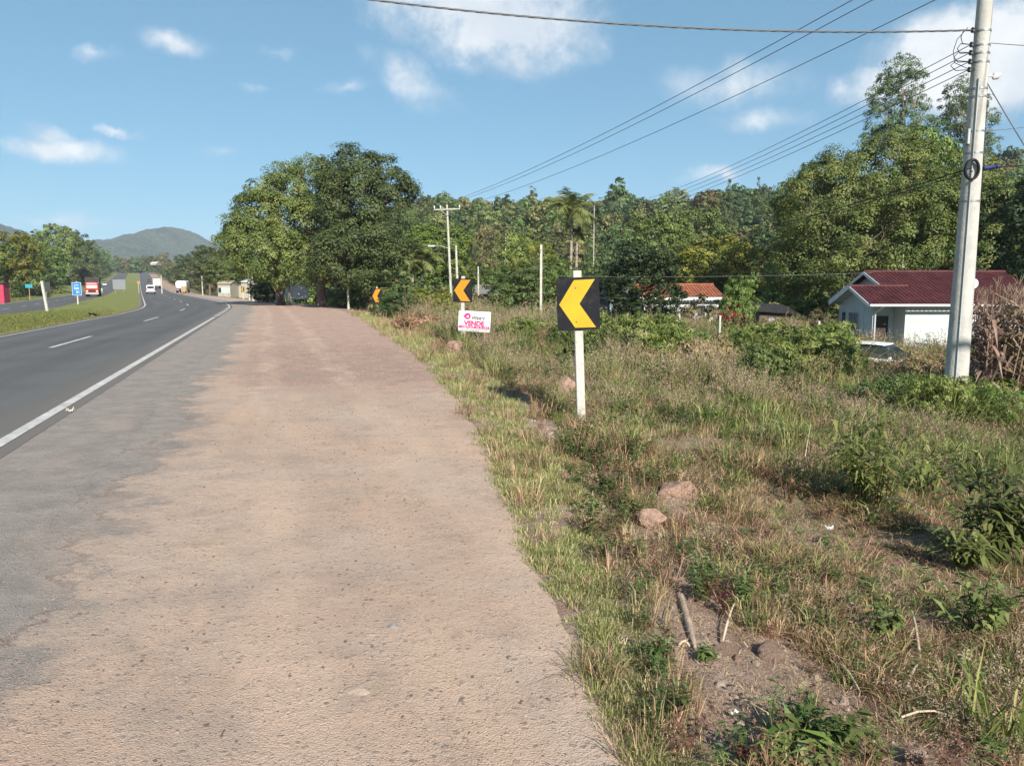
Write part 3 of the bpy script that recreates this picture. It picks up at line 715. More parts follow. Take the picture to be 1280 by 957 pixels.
# spreading tree behind the red-roofed house and its neighbours
g = ground(1090, 58)
own_tree('garden_tree', 'wide olive-tinged tree towering behind the red-roofed house', g,
    lobes_px(58, g, [(1040, 260, 62, 0), (1100, 235, 62, 2), (1150, 265, 60, -2), (1060, 310, 60, -3), (1110, 300, 62, -4), (1160, 315, 52, -3), (1010, 290, 42, 1), (1000, 330, 36, 0), (1200, 230, 40, 1), (1060, 215, 36, 3), (1120, 195, 34, 3), (1030, 225, 26, 2), (995, 250, 22, 1), (1150, 208, 30, 2)]),
    3.4, .5, LF_OLIVE, seed=63, clump_r=.85, dens=.95, per=105, ln=.175, wd=.11)
g = ground(1240, 54)
own_tree('garden_tree', 'olive-green tree crown just right of the concrete pole', g,
    lobes_px(54, g, [(1225, 270, 46, 0), (1262, 290, 46, -1), (1240, 320, 44, -3), (1285, 260, 36, 2), (1235, 235, 24, 1), (1300, 315, 40, 0)]),
    3.0, .35, LF_OLIVE, seed=64, clump_r=.85, dens=.95, per=105, ln=.175, wd=.11)
g = ground(1130, 76)
own_tree('eucalyptus', 'tallest airy tree rising above the crowns left of the concrete pole', g,
    lobes_px(76, g, [(1126, 84, 17, 0), (1110, 102, 17, 1), (1134, 106, 17, -1), (1145, 92, 12, 0), (1098, 122, 15, 0), (1118, 128, 18, 1), (1150, 128, 12, 1), (1105, 148, 20, -1), (1135, 152, 24, 0), (1158, 165, 22, 1), (1120, 175, 26, -1), (1148, 190, 28, 0), (1090, 170, 14, 0)]),
    12.5, .22, LF_EUC, BARK_PALE, seed=65, clump_r=.5, dens=1.5, per=46, ln=.20, wd=.085, keep_in=.4, droop=.3)
g = ground(1208, 78)
own_tree('eucalyptus', 'tall airy tree standing right behind the concrete pole top', g,
    lobes_px(78, g, [(1200, 112, 16, 0), (1215, 126, 18, 1), (1190, 130, 15, 0), (1204, 146, 22, -1), (1228, 150, 16, 0), (1185, 156, 14, 1), (1215, 172, 22, 0), (1192, 178, 20, 0), (1232, 182, 16, 1), (1205, 200, 24, 0)]),
    12.0, .22, LF_EUC, BARK_PALE, seed=66, clump_r=.5, dens=1.5, per=46, ln=.20, wd=.085, keep_in=.4, droop=.3)
tree('dense_tree', 'light green tree filling in below the tallest airy tree', 'round1', 1150, 150, 70, 110, LF_MID)
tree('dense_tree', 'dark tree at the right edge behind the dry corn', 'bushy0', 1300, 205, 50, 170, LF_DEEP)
tree('slender_tree', 'thin tree reaching into the right picture edge below the guy wire', 'loose0', 1300, 135, 66, 70, LF_EUC)
tree('dark_tree', 'small dark-topped tree poking out left of the wide olive-tinged tree', 'round2', 1010, 188, 72, 70, LF_DARK)

# middle distance, left to right
MT = [
 ('round_tree', 'bright green round tree behind the far crossarm pole', 'round0', 548, 276, 100, 98, LF_BRIGHT),
 ('brown_tree', 'brownish thin-leaved tree right of the bright green round tree', 'loose0', 598, 280, 108, 70, LF_BROWN),
 ('dark_tree', 'dark tree just right of the tallest roadside crown, on the slope', 'round1', 520, 262, 135, 70, LF_DARK),
 ('glossy_tree', 'dense dark glossy tree left of the white post', 'bushy1', 648, 326, 58, 84, LF_DARK),
 ('leafy_tree', 'green tree between the white post and the tall palm', 'bushy0', 700, 318, 66, 70, LF_MID),
 ('leafy_tree', 'dull green tree on the slope above the sale board', 'round2', 640, 286, 115, 72, LF_MID),
 ('feathery_tree', 'feathery pale green tree just left of the tall palm', 'loose1', 668, 292, 98, 62, LF_YELLOW),
 ('feathery_tree', 'feathery tree just right of the tall palm', 'loose0', 762, 280, 92, 84, LF_EUC),
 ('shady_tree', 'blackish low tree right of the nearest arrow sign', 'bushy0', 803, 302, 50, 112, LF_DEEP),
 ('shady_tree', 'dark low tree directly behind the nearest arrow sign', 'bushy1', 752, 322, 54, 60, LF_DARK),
 ('yellowish_tree', 'yellow-green spreading tree above the orange tiled roof', 'round1', 888, 290, 72, 116, LF_YELLOW),
 ('yellowish_tree', 'yellow-green tree between the orange roof and the shed', 'round2', 940, 300, 68, 84, LF_YELLOW),
 ('leafy_tree', 'mid green tree on the slope above the blackish low tree', 'round0', 818, 262, 102, 92, LF_MID),
 ('leafy_tree', 'olive tree halfway up the slope right of the feathery trees', 'round2', 868, 252, 125, 88, LF_OLIVE),
 ('pine_tree', 'dark pointed tree on the ridge left of the wide garden tree', 'conifer', 905, 232, 190, 40, LF_DARK),
 ('pine_tree', 'dark pointed tree on the skyline nearest the wide garden tree', 'conifer', 942, 229, 200, 36, LF_DARK),
 ('small_tree', 'small leafy tree with red blooms below it beside the orange-roofed house', 'bushy1', 922, 340, 44, 50, LF_MID),
 ('leafy_tree', 'green tree filling the gap behind the tumbledown shed', 'bushy0', 985, 328, 60, 80, LF_MID),
 ('palm_side_tree', 'low bright tree left of the white post behind the sale board', 'bushy0', 612, 330, 82, 66, LF_MID),
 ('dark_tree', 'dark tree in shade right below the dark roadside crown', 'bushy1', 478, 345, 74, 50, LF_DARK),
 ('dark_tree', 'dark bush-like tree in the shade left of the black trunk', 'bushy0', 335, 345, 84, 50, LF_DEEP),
 # left side of the highway
 ('verge_tree', 'big bushy tree behind the km sign on the far left verge', 'round0', 84, 278, 300, 58, LF_MID),
 ('verge_tree', 'yellow-green tree at the left picture edge behind the kiosk', 'round2', 14, 284, 152, 80, LF_YELLOW),
 ('verge_tree', 'green tree second from the left picture edge', 'bushy0', 40, 287, 195, 60, LF_MID),
 ('verge_tree', 'dark tree close behind the red truck', 'bushy1', 107, 287, 340, 44, LF_DARK),
 ('verge_tree', 'lower green tree right of the red truck beyond the opposite carriageway', 'bushy0', 126, 304, 540, 28, LF_MID),
 ('verge_tree', 'dull tree just behind the leaning white marker post', 'bushy1', 66, 306, 218, 46, LF_MID),
 ('verge_tree', 'rounded tree half cut by the left picture edge', 'round1', -22, 290, 132, 76, LF_MID),
 # right of the far road
 ('far_tree', 'dark tree on the rise left of the big roadside tree', 'round0', 264, 305, 195, 50, LF_DARK),
 ('far_tree', 'olive tree over the far village house', 'round2', 285, 318, 165, 56, LF_OLIVE),
 ('far_tree', 'dark tree beside the far road above the white tank truck', 'bushy0', 238, 318, 300, 36, LF_DARK),
 ('far_tree', 'brownish tree between the tank truck and the village house', 'bushy1', 258, 334, 222, 38, LF_BROWN),
 ('far_tree', 'small dull tree where the far road meets the hills', 'round1', 214, 330, 520, 18, LF_DARK),
]
for a in MT: tree(*a)

# bushes
BUSH = [
 ('bush', 'dark grey-green bush in front of the yellow-green hedge', 'bushy0', 500, 360, 44, 58, LF_DARK),
 ('bush', 'smaller greyish bush hiding the post of the third arrow sign', 'bushy1', 478, 370, 46, 26, LF_DARK),
 ('hedge_bush', 'yellow-green hedge bush, left half, behind the dark grey-green bush', 'bushy1', 530, 357, 47, 52, LF_YELLOW),
 ('hedge_bush', 'yellow-green hedge bush, right half, next to the crossarm pole', 'bushy0', 556, 360, 47, 44, LF_YELLOW),
 ('bush', 'sprawling green bush right behind the orange arrow sign post', 'bushy0', 620, 372, 56, 50, LF_MID),
 ('bush', 'bush of red blooms between the white fence posts and the shed', 'bushy1', 912, 384, 40, 34, LF_BROWN),
 ('bush', 'low bush left of the red-roofed house gable', 'bushy0', 1030, 384, 39, 44, LF_BROWN),
 ('bush', 'bush under the tall palm above the nearest arrow sign', 'bushy0', 722, 344, 60, 60, LF_DARK),
]
for a in BUSH: tree(*a, cat='bush', sink=.1)

# ---- palms
def frond(mb, rg, base, az, elev, Ln, droop, lw=.5, n=12, tw=None):
    p = Vector(base); az_v = Vector((math.cos(az), math.sin(az), 0)); pts = [p.copy()]
    el = elev
    for i in range(n):
        d = az_v * math.cos(el) + Vector((0, 0, math.sin(el))); p = p + d * Ln / n; pts.append(p.copy()); el -= droop / n * (1 + i / n)
    mb.tube(pts, [.03 * (1 - .8 * i / n) + .006 for i in range(n + 1)], 4, 0)
    side = Vector((-math.sin(az), math.cos(az), 0))
    for i in range(1, n + 1):
        d = (pts[i] - pts[i - 1]).normalized(); k = math.sin(min(1, i / n * 1.05 + .08) * math.pi) ** .6 * lw + .08
        for sgn in (-1, 1):
            for h_ in (0, .5):
                q = pts[i - 1].lerp(pts[i], h_); tip = q + (side * sgn * .8 + d * .65 - Vector((0, 0, .25 + rg.rand() * .4))) * k
                mid = q.lerp(tip, .5) + Vector((0, 0, .06 * k)); w = d * .065
                mb.add([q - w, q + w, mid + w * .9, mid - w * .9, tip], [(0, 1, 2, 3), (3, 2, 4)], 0)
def palm(label, px, pyc, D, fl, nf, lean=0.0, seed=1, mat=None, pybase=None, name='palm_tree'):
    rg = np.random.RandomState(seed); g = ground(px, D); zc = PX(px, pyc, D).z - g.z
    e = empty(name, g, 0, label, 'palm')
    MB().tube([(0, 0, -.3), (lean * .3, 0, zc * .4), (lean * .7, 0, zc * .75), (lean, 0, zc)], [.22, .17, .15, .13], 9).build('trunk', BARK_PALE, e)
    for k in range(nf):
        mb = MB(); el = rg.uniform(-.3, 1.35); frond(mb, rg, (lean, 0, zc), 2.4 * k + rg.rand(), el, fl * rg.uniform(.8, 1.1), rg.uniform(.8, 1.5) , lw=.27 * fl)
        o = mb.build('frond', mat, e)
        a = o.data.attributes.new('lv', 'FLOAT', 'POINT'); a.data.foreach_set('value', np.clip(rg.rand() * .6 + rg.rand(len(o.data.vertices)) * .4, 0, 1).astype(np.float32))
    return e
PALM = leafmat('leaf_palm', [(.11, .135, .04), (.20, .235, .07), (.33, .35, .13)], trans=.35)
palm('tall palm with arching fronds standing above the middle trees', 712, 262, 80, 3.8, 24, .15, 71, PALM)
palm('shorter palm stem right against the tall palm', 719, 290, 80.8, 1.6, 9, .1, 72, PALM)
palm('left palm of the low cluster beside the crossarm pole', 507, 326, 84, 3.0, 16, -.3, 73, PALM)
palm('middle palm of the low cluster beside the crossarm pole', 516, 318, 86, 3.2, 18, .1, 74, PALM)
palm('right palm of the low cluster beside the crossarm pole', 527, 326, 85, 2.8, 16, .3, 75, PALM)

# ---- the wood on the slope behind and beside the road reads as one mass
def woods():
    rg = np.random.RandomState(81)
    pr = []
    for k, sd in enumerate((1, 2, 3, 4, 5, 6)):
        r2 = np.random.RandomState(90 + sd)
        lb = [(0, 0, 6.0, 2.2, 2.2, 2.8)] + sphere_lobes(r2, 9, 3.0, 2.4, 9.0, 1.45) if sd < 5 else [(0, 0, 3 + 6.5 * i / 6, 2.2 * (1 - i / 8), 2.2 * (1 - i / 8), 1.3) for i in range(7)]
        pr.append(proto('wood_tree', crown_mesh('wood_tree', r2, lb, clump_r=.75, dens=.8, per=18, ln=.52, wd=.34), [W_A, W_B, W_C, W_A, W_B, W_A][k]))
    n = 9000
    u = rg.uniform(-.62, 1.0, n); r = np.sqrt(rg.uniform(120 ** 2, 400 ** 2, n))
    y = r / np.sqrt(1 + u * u); x = u * y
    s, t = st_of(x, y)
    dens = np.interp(r, [120, 150, 190], [.35, .6, 1.0]) * np.where(r > 345, .5, 1)
    ok = ((t > 26) | ((t < -38) & (t > -120))) & (rg.rand(n) < dens * .42)
    ok &= ~((u < -.22) & (r < 170))
    x, y, r, t = x[ok], y[ok], r[ok], t[ok]
    # the avenue of trees further along the road
    s2 = rg.uniform(230, 700, 420); t2 = np.where(rg.rand(420) < .5, rg.uniform(9, 60, 420), rg.uniform(-75, -32, 420))
    x2, y2 = xy_of(s2, t2)
    s3 = rg.uniform(95, 230, 60); t3 = rg.uniform(-70, -34, 60); x3, y3 = xy_of(s3, t3)
    s4 = rg.uniform(640, 1300, 700); t4 = np.where(s4 > 730, rg.uniform(-260, 260, 700), np.where(rg.rand(700) < .5, rg.uniform(10, 200, 700), rg.uniform(-200, -30, 700))); x4, y4 = xy_of(s4, t4)
    s5 = rg.uniform(330, 640, 330); t5 = np.where(rg.rand(330) < .5, rg.uniform(7, 28, 330), rg.uniform(-48, -26, 330)); x5, y5 = xy_of(s5, t5)
    x2 = np.concatenate([x2, x4, x5]); y2 = np.concatenate([y2, y4, y5])
    x = np.concatenate([x, x2, x3]); y = np.concatenate([y, y2, y3])
    z = hgt(x, y) - .4
    sc = rg.uniform(.6, 1.25, len(x)) + .35 * (rg.rand(len(x)) < .12) + .18 * vnoise(x, y, .05); sc[len(x) - 1510:] *= .8
    u = x / y; sc = np.where((u > -.75) & (u < -.30) & (x < 0), np.minimum(sc, 1.0), sc)
    sc = sc * np.interp(np.hypot(x, y), [110, 150, 230], [.5, .68, 1.0])
    sA, tA = st_of(x, y); sc = np.where((sA > 735) & (np.abs(tA) < 270), sc * 1.75, sc)
    scl = np.stack([sc * rg.uniform(.8, 1.2, len(x)), sc * rg.uniform(.8, 1.2, len(x)), sc * rg.uniform(.8, 1.15, len(x))], 1)
    rot = np.stack([0 * x, 0 * x, rg.rand(len(x)) * 6.28], 1)
    scatter('hillside_wood', np.stack([x, y, z], 1), rot, scl, rg.randint(0, len(pr), len(x)), pr, 'dense wood covering the slope behind the houses and along the far road', 'wood')
    # undergrowth filling in below the trees
    ug = []
    for k in range(3):
        r2 = np.random.RandomState(190 + k); ug.append(proto('undergrowth', crown_mesh('undergrowth', r2, [(0, 0, .8, 1.3, 1.3, 1.1), (.8, .3, .7, .9, .9, .8), (-.7, -.4, .6, .9, .9, .9)], clump_r=.4, dens=1.6, per=16, ln=.3, wd=.19), [LF_MID, LF_BROWN, LF_DARK][k]))
    n = 5200; u = rg.uniform(-.28, .95, n); r = np.sqrt(rg.uniform(52 ** 2, 135 ** 2, n)); y = r / np.sqrt(1 + u * u); x = u * y
    s, t = st_of(x, y); ok = (t > 12 + 9 * np.clip((62 - r) / 10, 0, 1)) & (rg.rand(n) < .55); x, y, r = x[ok], y[ok], r[ok]
    for (hx0, hx1, hy0, hy1) in ((18, 31, 34, 52), (10.5, 16.8, 52, 62), (15, 22, 50, 58), (-4, 3, 70, 82), (5, 9, 49, 60)):
        k_ = ~((x > hx0) & (x < hx1) & (y > hy0) & (y < hy1)); x, y, r = x[k_], y[k_], r[k_]
    z = hgt(x, y) - .1; sc = rg.uniform(.7, 1.5, len(x))
    scatter('undergrowth', np.stack([x, y, z], 1), np.stack([0 * x, 0 * x, rg.rand(len(x)) * 6.28], 1), np.stack([sc, sc, sc * rg.uniform(.7, 1.2, len(x))], 1), rg.randint(0, 3, len(x)), ug, 'tangled undergrowth below the trees behind the lot', 'undergrowth')
    # strip of bushes on the far verge of the opposite carriageway
    n = 420; s = rg.uniform(30, 240, n); t = -27.5 - rg.gamma(1.5, 2.5, n); x, y = xy_of(s, t); z = hgt(x, y) - .1; sc = rg.uniform(.5, 1.1, n)
    scatter('verge_undergrowth', np.stack([x, y, z], 1), np.stack([0 * x, 0 * x, rg.rand(n) * 6.28], 1), np.stack([sc, sc, sc], 1), rg.randint(0, 3, n), ug, 'tall weeds and scrub along the far verge of the opposite carriageway', 'scrub')
woods()

# ================================================================== GRASS, WEEDS, STONES
def blades_mesh(name, rg, n, rad, h, w, lean, spread=1.0, hv=.45):
    a = rg.rand(n) * 6.28; rr = rad * np.sqrt(rg.rand(n)); root = np.stack([np.cos(a) * rr, np.sin(a) * rr, 0 * a - .01], 1)
    az = a + rg.normal(size=n) * 1.2; dr = np.stack([np.cos(az), np.sin(az), 0 * az], 1)
    hh = h * rg.uniform(1 - hv, 1 + hv, n)[:, None]; ln = np.abs(rg.normal(size=(n, 1))) * lean * spread + .08
    mid = root + dr * hh * ln * .38 + np.array([0, 0, 1.]) * hh * .62
    tip = root + dr * hh * ln * 1.0 + np.array([0, 0, 1.]) * hh * np.clip(1.0 - .42 * ln, .25, 1)
    fa = rg.rand(n) * 6.28; sd = np.stack([np.cos(fa), np.sin(fa), 0 * fa], 1) * (w * rg.uniform(.6, 1.3, (n, 1)))
    V = np.stack([root - sd * .5, root + sd * .5, mid + sd * .45, mid - sd * .45, tip], 1).reshape(-1, 3)
    k = np.arange(n)[:, None] * 5
    lv = np.repeat(rg.rand(n), 5)
    return np_mesh(name, V, [k + np.array([[0, 1, 2, 3]]), k + np.array([[3, 2, 4]])], {'lv': ('FLOAT', lv)})
def seed_mesh(name, rg, n, rad, h):
    """thin dry stalks with small open seed heads"""
    me0 = blades_mesh('x', rg, n, rad, h, .004, .35, hv=.35)
    V0 = np.empty(len(me0.vertices) * 3, np.float32); me0.vertices.foreach_get('co', V0); V0 = V0.reshape(-1, 3)
    k = np.arange(n)[:, None] * 5; mid = (V0[2::5] + V0[3::5]) / 2; tip = V0[4::5]
    per = 12; f = rg.uniform(.35, 1.05, (n, per, 1)); P = (mid[:, None] * (1 - f) + tip[:, None] * f + rg.normal(size=(n, per, 3)) * .022 * (1.25 - f)).reshape(-1, 3)
    V1, F1 = leaf_quads(rg, P, rg.normal(size=P.shape), .022, .009)
    V = np.concatenate([V0, V1]); lv = np.concatenate([np.repeat(rg.rand(n) * .4, 5), np.repeat(.45 + .55 * rg.rand(len(P)), 4)])
    bpy.data.meshes.remove(me0)
    return np_mesh(name, V, [k + np.array([[0, 1, 2, 3]]), k + np.array([[3, 2, 4]]), F1 + len(V0)], {'lv': ('FLOAT', lv)})
def herb_mesh(name, rg, stems, h, ln, wd, per=16, spread=.5, rad=.06, droop=.5):
    """leafy weed: thin stems with lance-shaped leaves"""
    Vs, F4, F3, lv = [], [], [], []; base = 0
    mb = MB(); P, T = [], []
    for k in range(stems):
        a = rg.rand() * 6.28; d = Vector((math.cos(a), math.sin(a), 0)); r0 = d * rad * rg.rand(); hh = h * rg.uniform(.65, 1.15); sp = spread * rg.rand()
        pts = [r0 + d * sp * hh * f * f + Vector((0, 0, hh * f * (1 - .15 * sp * f))) for f in (0, .35, .7, 1.0)]
        mb.tube(pts, [.006 * h, .005 * h, .004 * h, .002 * h] if h < .3 else [.006, .005, .004, .002], 4, cap=False)
        for q in range(per):
            f = .25 + .75 * (q + rg.rand()) / per; i = min(2, int(f * 3)); p = pts[i].lerp(pts[i + 1], f * 3 - i)
            P.append(p); T.append((rg.normal(), rg.normal(), .55 - 1.0 * droop * rg.rand()))
    n = len(P); P = np.array([tuple(p) for p in P]); T = unit(np.array(T)); l = ln * rg.uniform(.6, 1.25, (n, 1)); w = wd * rg.uniform(.7, 1.2, (n, 1))
    B = unit(np.cross(T, np.array([0, 0, 1.])) + 1e-6); dn = np.array([0, 0, -1.])
    mid = P + T * l * .5; tip = P + T * l + dn * l * droop * .55
    V1 = np.stack([P, mid + B * w * .5, tip, mid - B * w * .5], 1).reshape(-1, 3)
    V0 = np.array([tuple(v) for v in mb.v]); F0 = np.array(mb.f)
    V = np.concatenate([V0, V1]); lv = np.concatenate([np.full(len(V0), .15), np.repeat(rg.rand(n), 4)])
    return np_mesh(name, V, [F0, np.arange(4 * n).reshape(-1, 4) + len(V0)], {'lv': ('FLOAT', lv)})
G_GREEN = leafmat('grass_green', [(0.1368, 0.1755, 0.0446), (0.2325, 0.27, 0.0744), (0.3692, 0.378, 0.1487), (0.6153, 0.513, 0.2826)], trans=.3, objvar=.2)
G_OLIVE = leafmat('grass_olive', [(0.1477, 0.1321, 0.0514), (0.2608, 0.2155, 0.0917), (0.4346, 0.3057, 0.1651), (0.6604, 0.4031, 0.2752)], trans=.3, objvar=.3)
G_DRY = leafmat('grass_dry', [(0.267, 0.1944, 0.1183), (0.4538, 0.337, 0.207), (0.6141, 0.4795, 0.3104)], trans=.25, objvar=.25)
G_SEED = leafmat('grass_seed', [(0.22, 0.1908, 0.088), (0.319, 0.2438, 0.1485), (0.407, 0.3074, 0.209)], trans=.2, objvar=.25)
G_LUSH = leafmat('grass_lush', [(0.0734, 0.1155, 0.0255), (0.1469, 0.2079, 0.0425), (0.2569, 0.3119, 0.085), (0.4038, 0.3811, 0.1558)], trans=.32, objvar=.15)
G_HERB = leafmat('herb_leaf', [(0.0711, 0.1056, 0.0296), (0.135, 0.1848, 0.0517), (0.2132, 0.2508, 0.0887)], trans=.25, objvar=.25)
G_RED = leafmat('herb_red', [(0.1607, 0.078, 0.051), (0.2678, 0.13, 0.0874), (0.2276, 0.195, 0.0728)], trans=.25, objvar=.25)
G_BLOOM = leafmat('bloom_red', [(.25, .03, .02), (.42, .07, .04)], trans=.25)

def build_field():
    rg = np.random.RandomState(101)
    def mk(n, f, mat): return [proto(n, f(np.random.RandomState(110 + k)), mat) for k in range(3)]
    short = mk('short_grass', lambda r: blades_mesh('short_grass', r, 46, .11, .085, .0055, .55), G_GREEN)
    fringe = mk('straw_tuft', lambda r: blades_mesh('straw_tuft', r, 34, .08, .07, .005, .8), G_DRY)
    olive = mk('weed_tuft', lambda r: blades_mesh('weed_tuft', r, 52, .15, .24, .0065, .6), G_OLIVE)
    lush = mk('green_tuft', lambda r: blades_mesh('green_tuft', r, 40, .13, .30, .010, .7), G_LUSH)
    seed = mk('seed_grass', lambda r: seed_mesh('seed_grass', r, 18, .16, .40), G_SEED)
    herb = mk('low_herb', lambda r: herb_mesh('low_herb', r, 6, .26, .07, .022, 12, .7), G_HERB)
    red = mk('reddish_herb', lambda r: herb_mesh('reddish_herb', r, 6, .24, .05, .014, 14, .6), G_RED)
    litter = mk('straw_litter', lambda r: blades_mesh('straw_litter', r, 16, .16, .05, .005, 3.2), G_DRY)
    N = 72000
    r = np.where(rg.rand(N) < .22, rg.uniform(1.9, 9, N), rg.uniform(1.9, 52, N)); th = rg.uniform(-.72, 1.0, N); x = r * np.sin(th); y = r * np.cos(th)
    s, t = st_of(x, y); e = edge(s); q = t - e
    q = q + .12 * vnoise(x, y, 6.0) + .10 * vnoise(x, y, 2.3)
    near = r < 12
    n1 = vnoise(x, y, .45); n2 = vnoise(x + 50, y, .9); n3 = vnoise(x, y + 90, 1.8)
    w1 = np.interp(r, [2.5, 3.5, 5.3, 9, 20, 45], [.2, .36, .55, .7, 1.3, 2.6])              # width of the short grass strip
    w2 = w1 + np.interp(r, [2.5, 5, 9, 15], [.62, .62, .5, 0])                     # bare soil up to here
    u = rg.rand(N)
    zone_s = (q > -.05) & (q < w1 + .15 * n3)
    zone_b = (q >= w1 + .15 * n3) & (q < w2 + .2 * n2)
    zone_w = (q >= w2 + .2 * n2)
    house = (x > 17.5) & (y > 37)
    cl = np.full(N, -1)
    cl[zone_s & (u < .80) & (n3 > -.75)] = 0
    cl[zone_s & (q < .18) & (u > .7)] = 1
    cl[zone_s & (u > .97)] = 2
    cl[zone_b & (u < .09)] = 2; cl[zone_b & (u > .5) & (u < .84)] = 7; cl[zone_b & (u > .95)] = 5; cl[zone_b & (u > .1) & (u < .16)] = 0
    v = u + .22 * n1
    cl[zone_w & (v < .36)] = 2; cl[zone_w & (v >= .36) & (v < .56)] = 3; cl[zone_w & (v >= .56) & (v < .73)] = 4
    cl[zone_w & (v >= .72) & (v < .86)] = 5; cl[zone_w & (v >= .86) & (v < .93)] = 6; cl[zone_w & (v >= .93)] = 7
    cl[zone_w & (cl == 4) & (n2 < -.35)] = 3
    # leave less cover on the near slope
    thin = zone_w & (r < 11) & (rg.rand(N) < .22); cl[thin] = -1
    thin = zone_w & (r < 9) & (q < w2 + 1.0) & (rg.rand(N) < .35); cl[thin] = -1
    # sparse cover close by: soil, straw, low herbs, some seed grass in patches
    zb = zone_b; cl[zb] = -1
    cl[zb & (u < .05)] = 2; cl[zb & (u > .05) & (u < .12)] = 0; cl[zb & (u > .14) & (u < .19)] = 6; cl[zb & (u > .45) & (u < .76)] = 7; cl[zb & (u > .95)] = 5
    zn = zone_w & (r < 10); w_ = rg.rand(N); sd = np.clip(.05 + .12 * n1, .0, .2); gr_ = np.clip(.32 + .12 * n2, .16, .46); nz = np.full(N, -1)
    nz[w_ < gr_] = 2; a_ = gr_; nz[(w_ >= a_) & (w_ < a_ + sd)] = 4; a_ = a_ + sd
    for kk, pp in ((5, .05), (6, .06), (3, .04), (7, .26)):
        nz[(w_ >= a_) & (w_ < a_ + pp)] = kk; a_ = a_ + pp
    cl[zn] = nz[zn]; cl[zn & (r < 9) & (rg.rand(N) < .25)] = -1
    pt = vnoise(x + 13, y, .8) + .6 * vnoise(x, y + 31, 1.9)
    low = zone_w & (pt < -.25) & (r < 22); cl[low & (rg.rand(N) < .45)] = 7; cl[low & (rg.rand(N) < .35)] = -1
    cl[zone_s & (vnoise(x, y, 1.6) < -.35) & (rg.rand(N) < .7)] = -1
    for (px, py, rad) in ((570, 441, .55), (707, 496, .5), (846, 624, .42), (815, 661, .34), (687, 549, .22), (742, 600, .16), (640, 462, .5), (858, 780, .25), (866, 808, .22), (910, 790, .2), (960, 826, .3), (905, 822, .25), (1150, 955, .2), (930, 870, .25), (1040, 870, .18), (850, 740, .2)):
        c_ = at(px, py); dl = math.hypot(c_.x, c_.y); ux, uy = -c_.x / dl, -c_.y / dl; fx, fy = x - c_.x, y - c_.y
        al = np.clip(fx * ux + fy * uy, -.1, rad * 1.3 + .12); dd = np.hypot(fx - al * ux, fy - al * uy)
        cl[(dd < rad * .42) & (cl != 7)] = -1
    cl[house] = -1
    z = hgt(x, y)
    size = np.interp(r, [2, 5, 8, 20, 50], [.55, .68, .85, 1.3, 2.2]) * rg.uniform(.65, 1.3, N)
    tall = np.where(zone_w, np.interp(r, [2, 6, 10, 16, 30, 50], [.7, .75, .8, .95, 1.15, 1.0]) * (1 + .3 * n1), np.interp(r, [0, 10, 50], [1.0, 1.1, 1.3]))
    tall = tall * np.where(zone_w, np.clip(1.0 + .75 * pt, .45, 1.9), np.where(zone_s, .8, 1))
    for k, (nm, pr, lab, cat) in enumerate([
        ('verge_grass', short, 'strip of short green grass along the edge of the gravel shoulder', 'grass'),
        ('straw_fringe', fringe, 'pale straw fringe where the grass meets the gravel', 'grass'),
        ('olive_weeds', olive, 'olive coloured weeds spread over the sloping lot', 'weeds'),
        ('green_tufts', lush, 'fresh green grass tufts scattered over the lot', 'grass'),
        ('seed_grass', seed, 'brownish purple seed heads of dry grass across the lot', 'grass'),
        ('low_herbs', herb, 'low leafy herbs among the weeds of the lot', 'weeds'),
        ('reddish_herbs', red, 'reddish brown withered herbs among the weeds', 'weeds'),
        ('straw_litter', litter, 'dry straw litter lying on the bare soil of the bank', 'litter')]):
        m = cl == k; n = m.sum()
        sz = size[m]; tl = sz * (tall[m] if k not in (7,) else 1)
        rot = np.stack([rg.normal(size=n) * .08, rg.normal(size=n) * .08, rg.rand(n) * 6.28], 1)
        scatter(nm, np.stack([x[m], y[m], z[m]], 1), rot, np.stack([sz, sz, tl], 1), rg.randint(0, 3, n), pr, lab, cat)
    # median and left verge: mown grass
    n = 15000; s = rg.uniform(8, 130, n); t = rg.uniform(-14.9, -8.0, n); m = rg.rand(n) < np.clip((t + 7.9) / -.9, .1, 1); s, t = s[m], t[m]; n = len(s)
    x, y = xy_of(s, t); z = hgt(x, y); sz = np.interp(s, [8, 40, 130], [1.8, 2.2, 3.2]) * rg.uniform(.7, 1.3, n)
    med = mk('mown_grass', lambda r: blades_mesh('mown_grass', r, 60, .16, .06, .008, .7), leafmat('grass_median', [(.11, .135, .03), (.18, .19, .05), (.27, .25, .09)], objvar=.2))
    scatter('median_grass', np.stack([x, y, z], 1), np.stack([0 * x, 0 * x, rg.rand(n) * 6.28], 1), np.stack([sz, sz, sz * rg.uniform(.6, 1.2, n)], 1), rg.randint(0, 3, n), med, 'mown green grass on the median between the carriageways', 'grass')
    n = 5000; s = rg.uniform(20, 160, n); t = rg.uniform(-34, -25.0, n); x, y = xy_of(s, t); z = hgt(x, y); sz = rg.uniform(2.0, 3.6, n)
    scatter('far_verge_grass', np.stack([x, y, z], 1), np.stack([0 * x, 0 * x, rg.rand(n) * 6.28], 1), np.stack([sz, sz, sz * 1.3], 1), rg.randint(0, 3, n), med, 'grass on the far verge of the opposite carriageway', 'grass')
build_field()

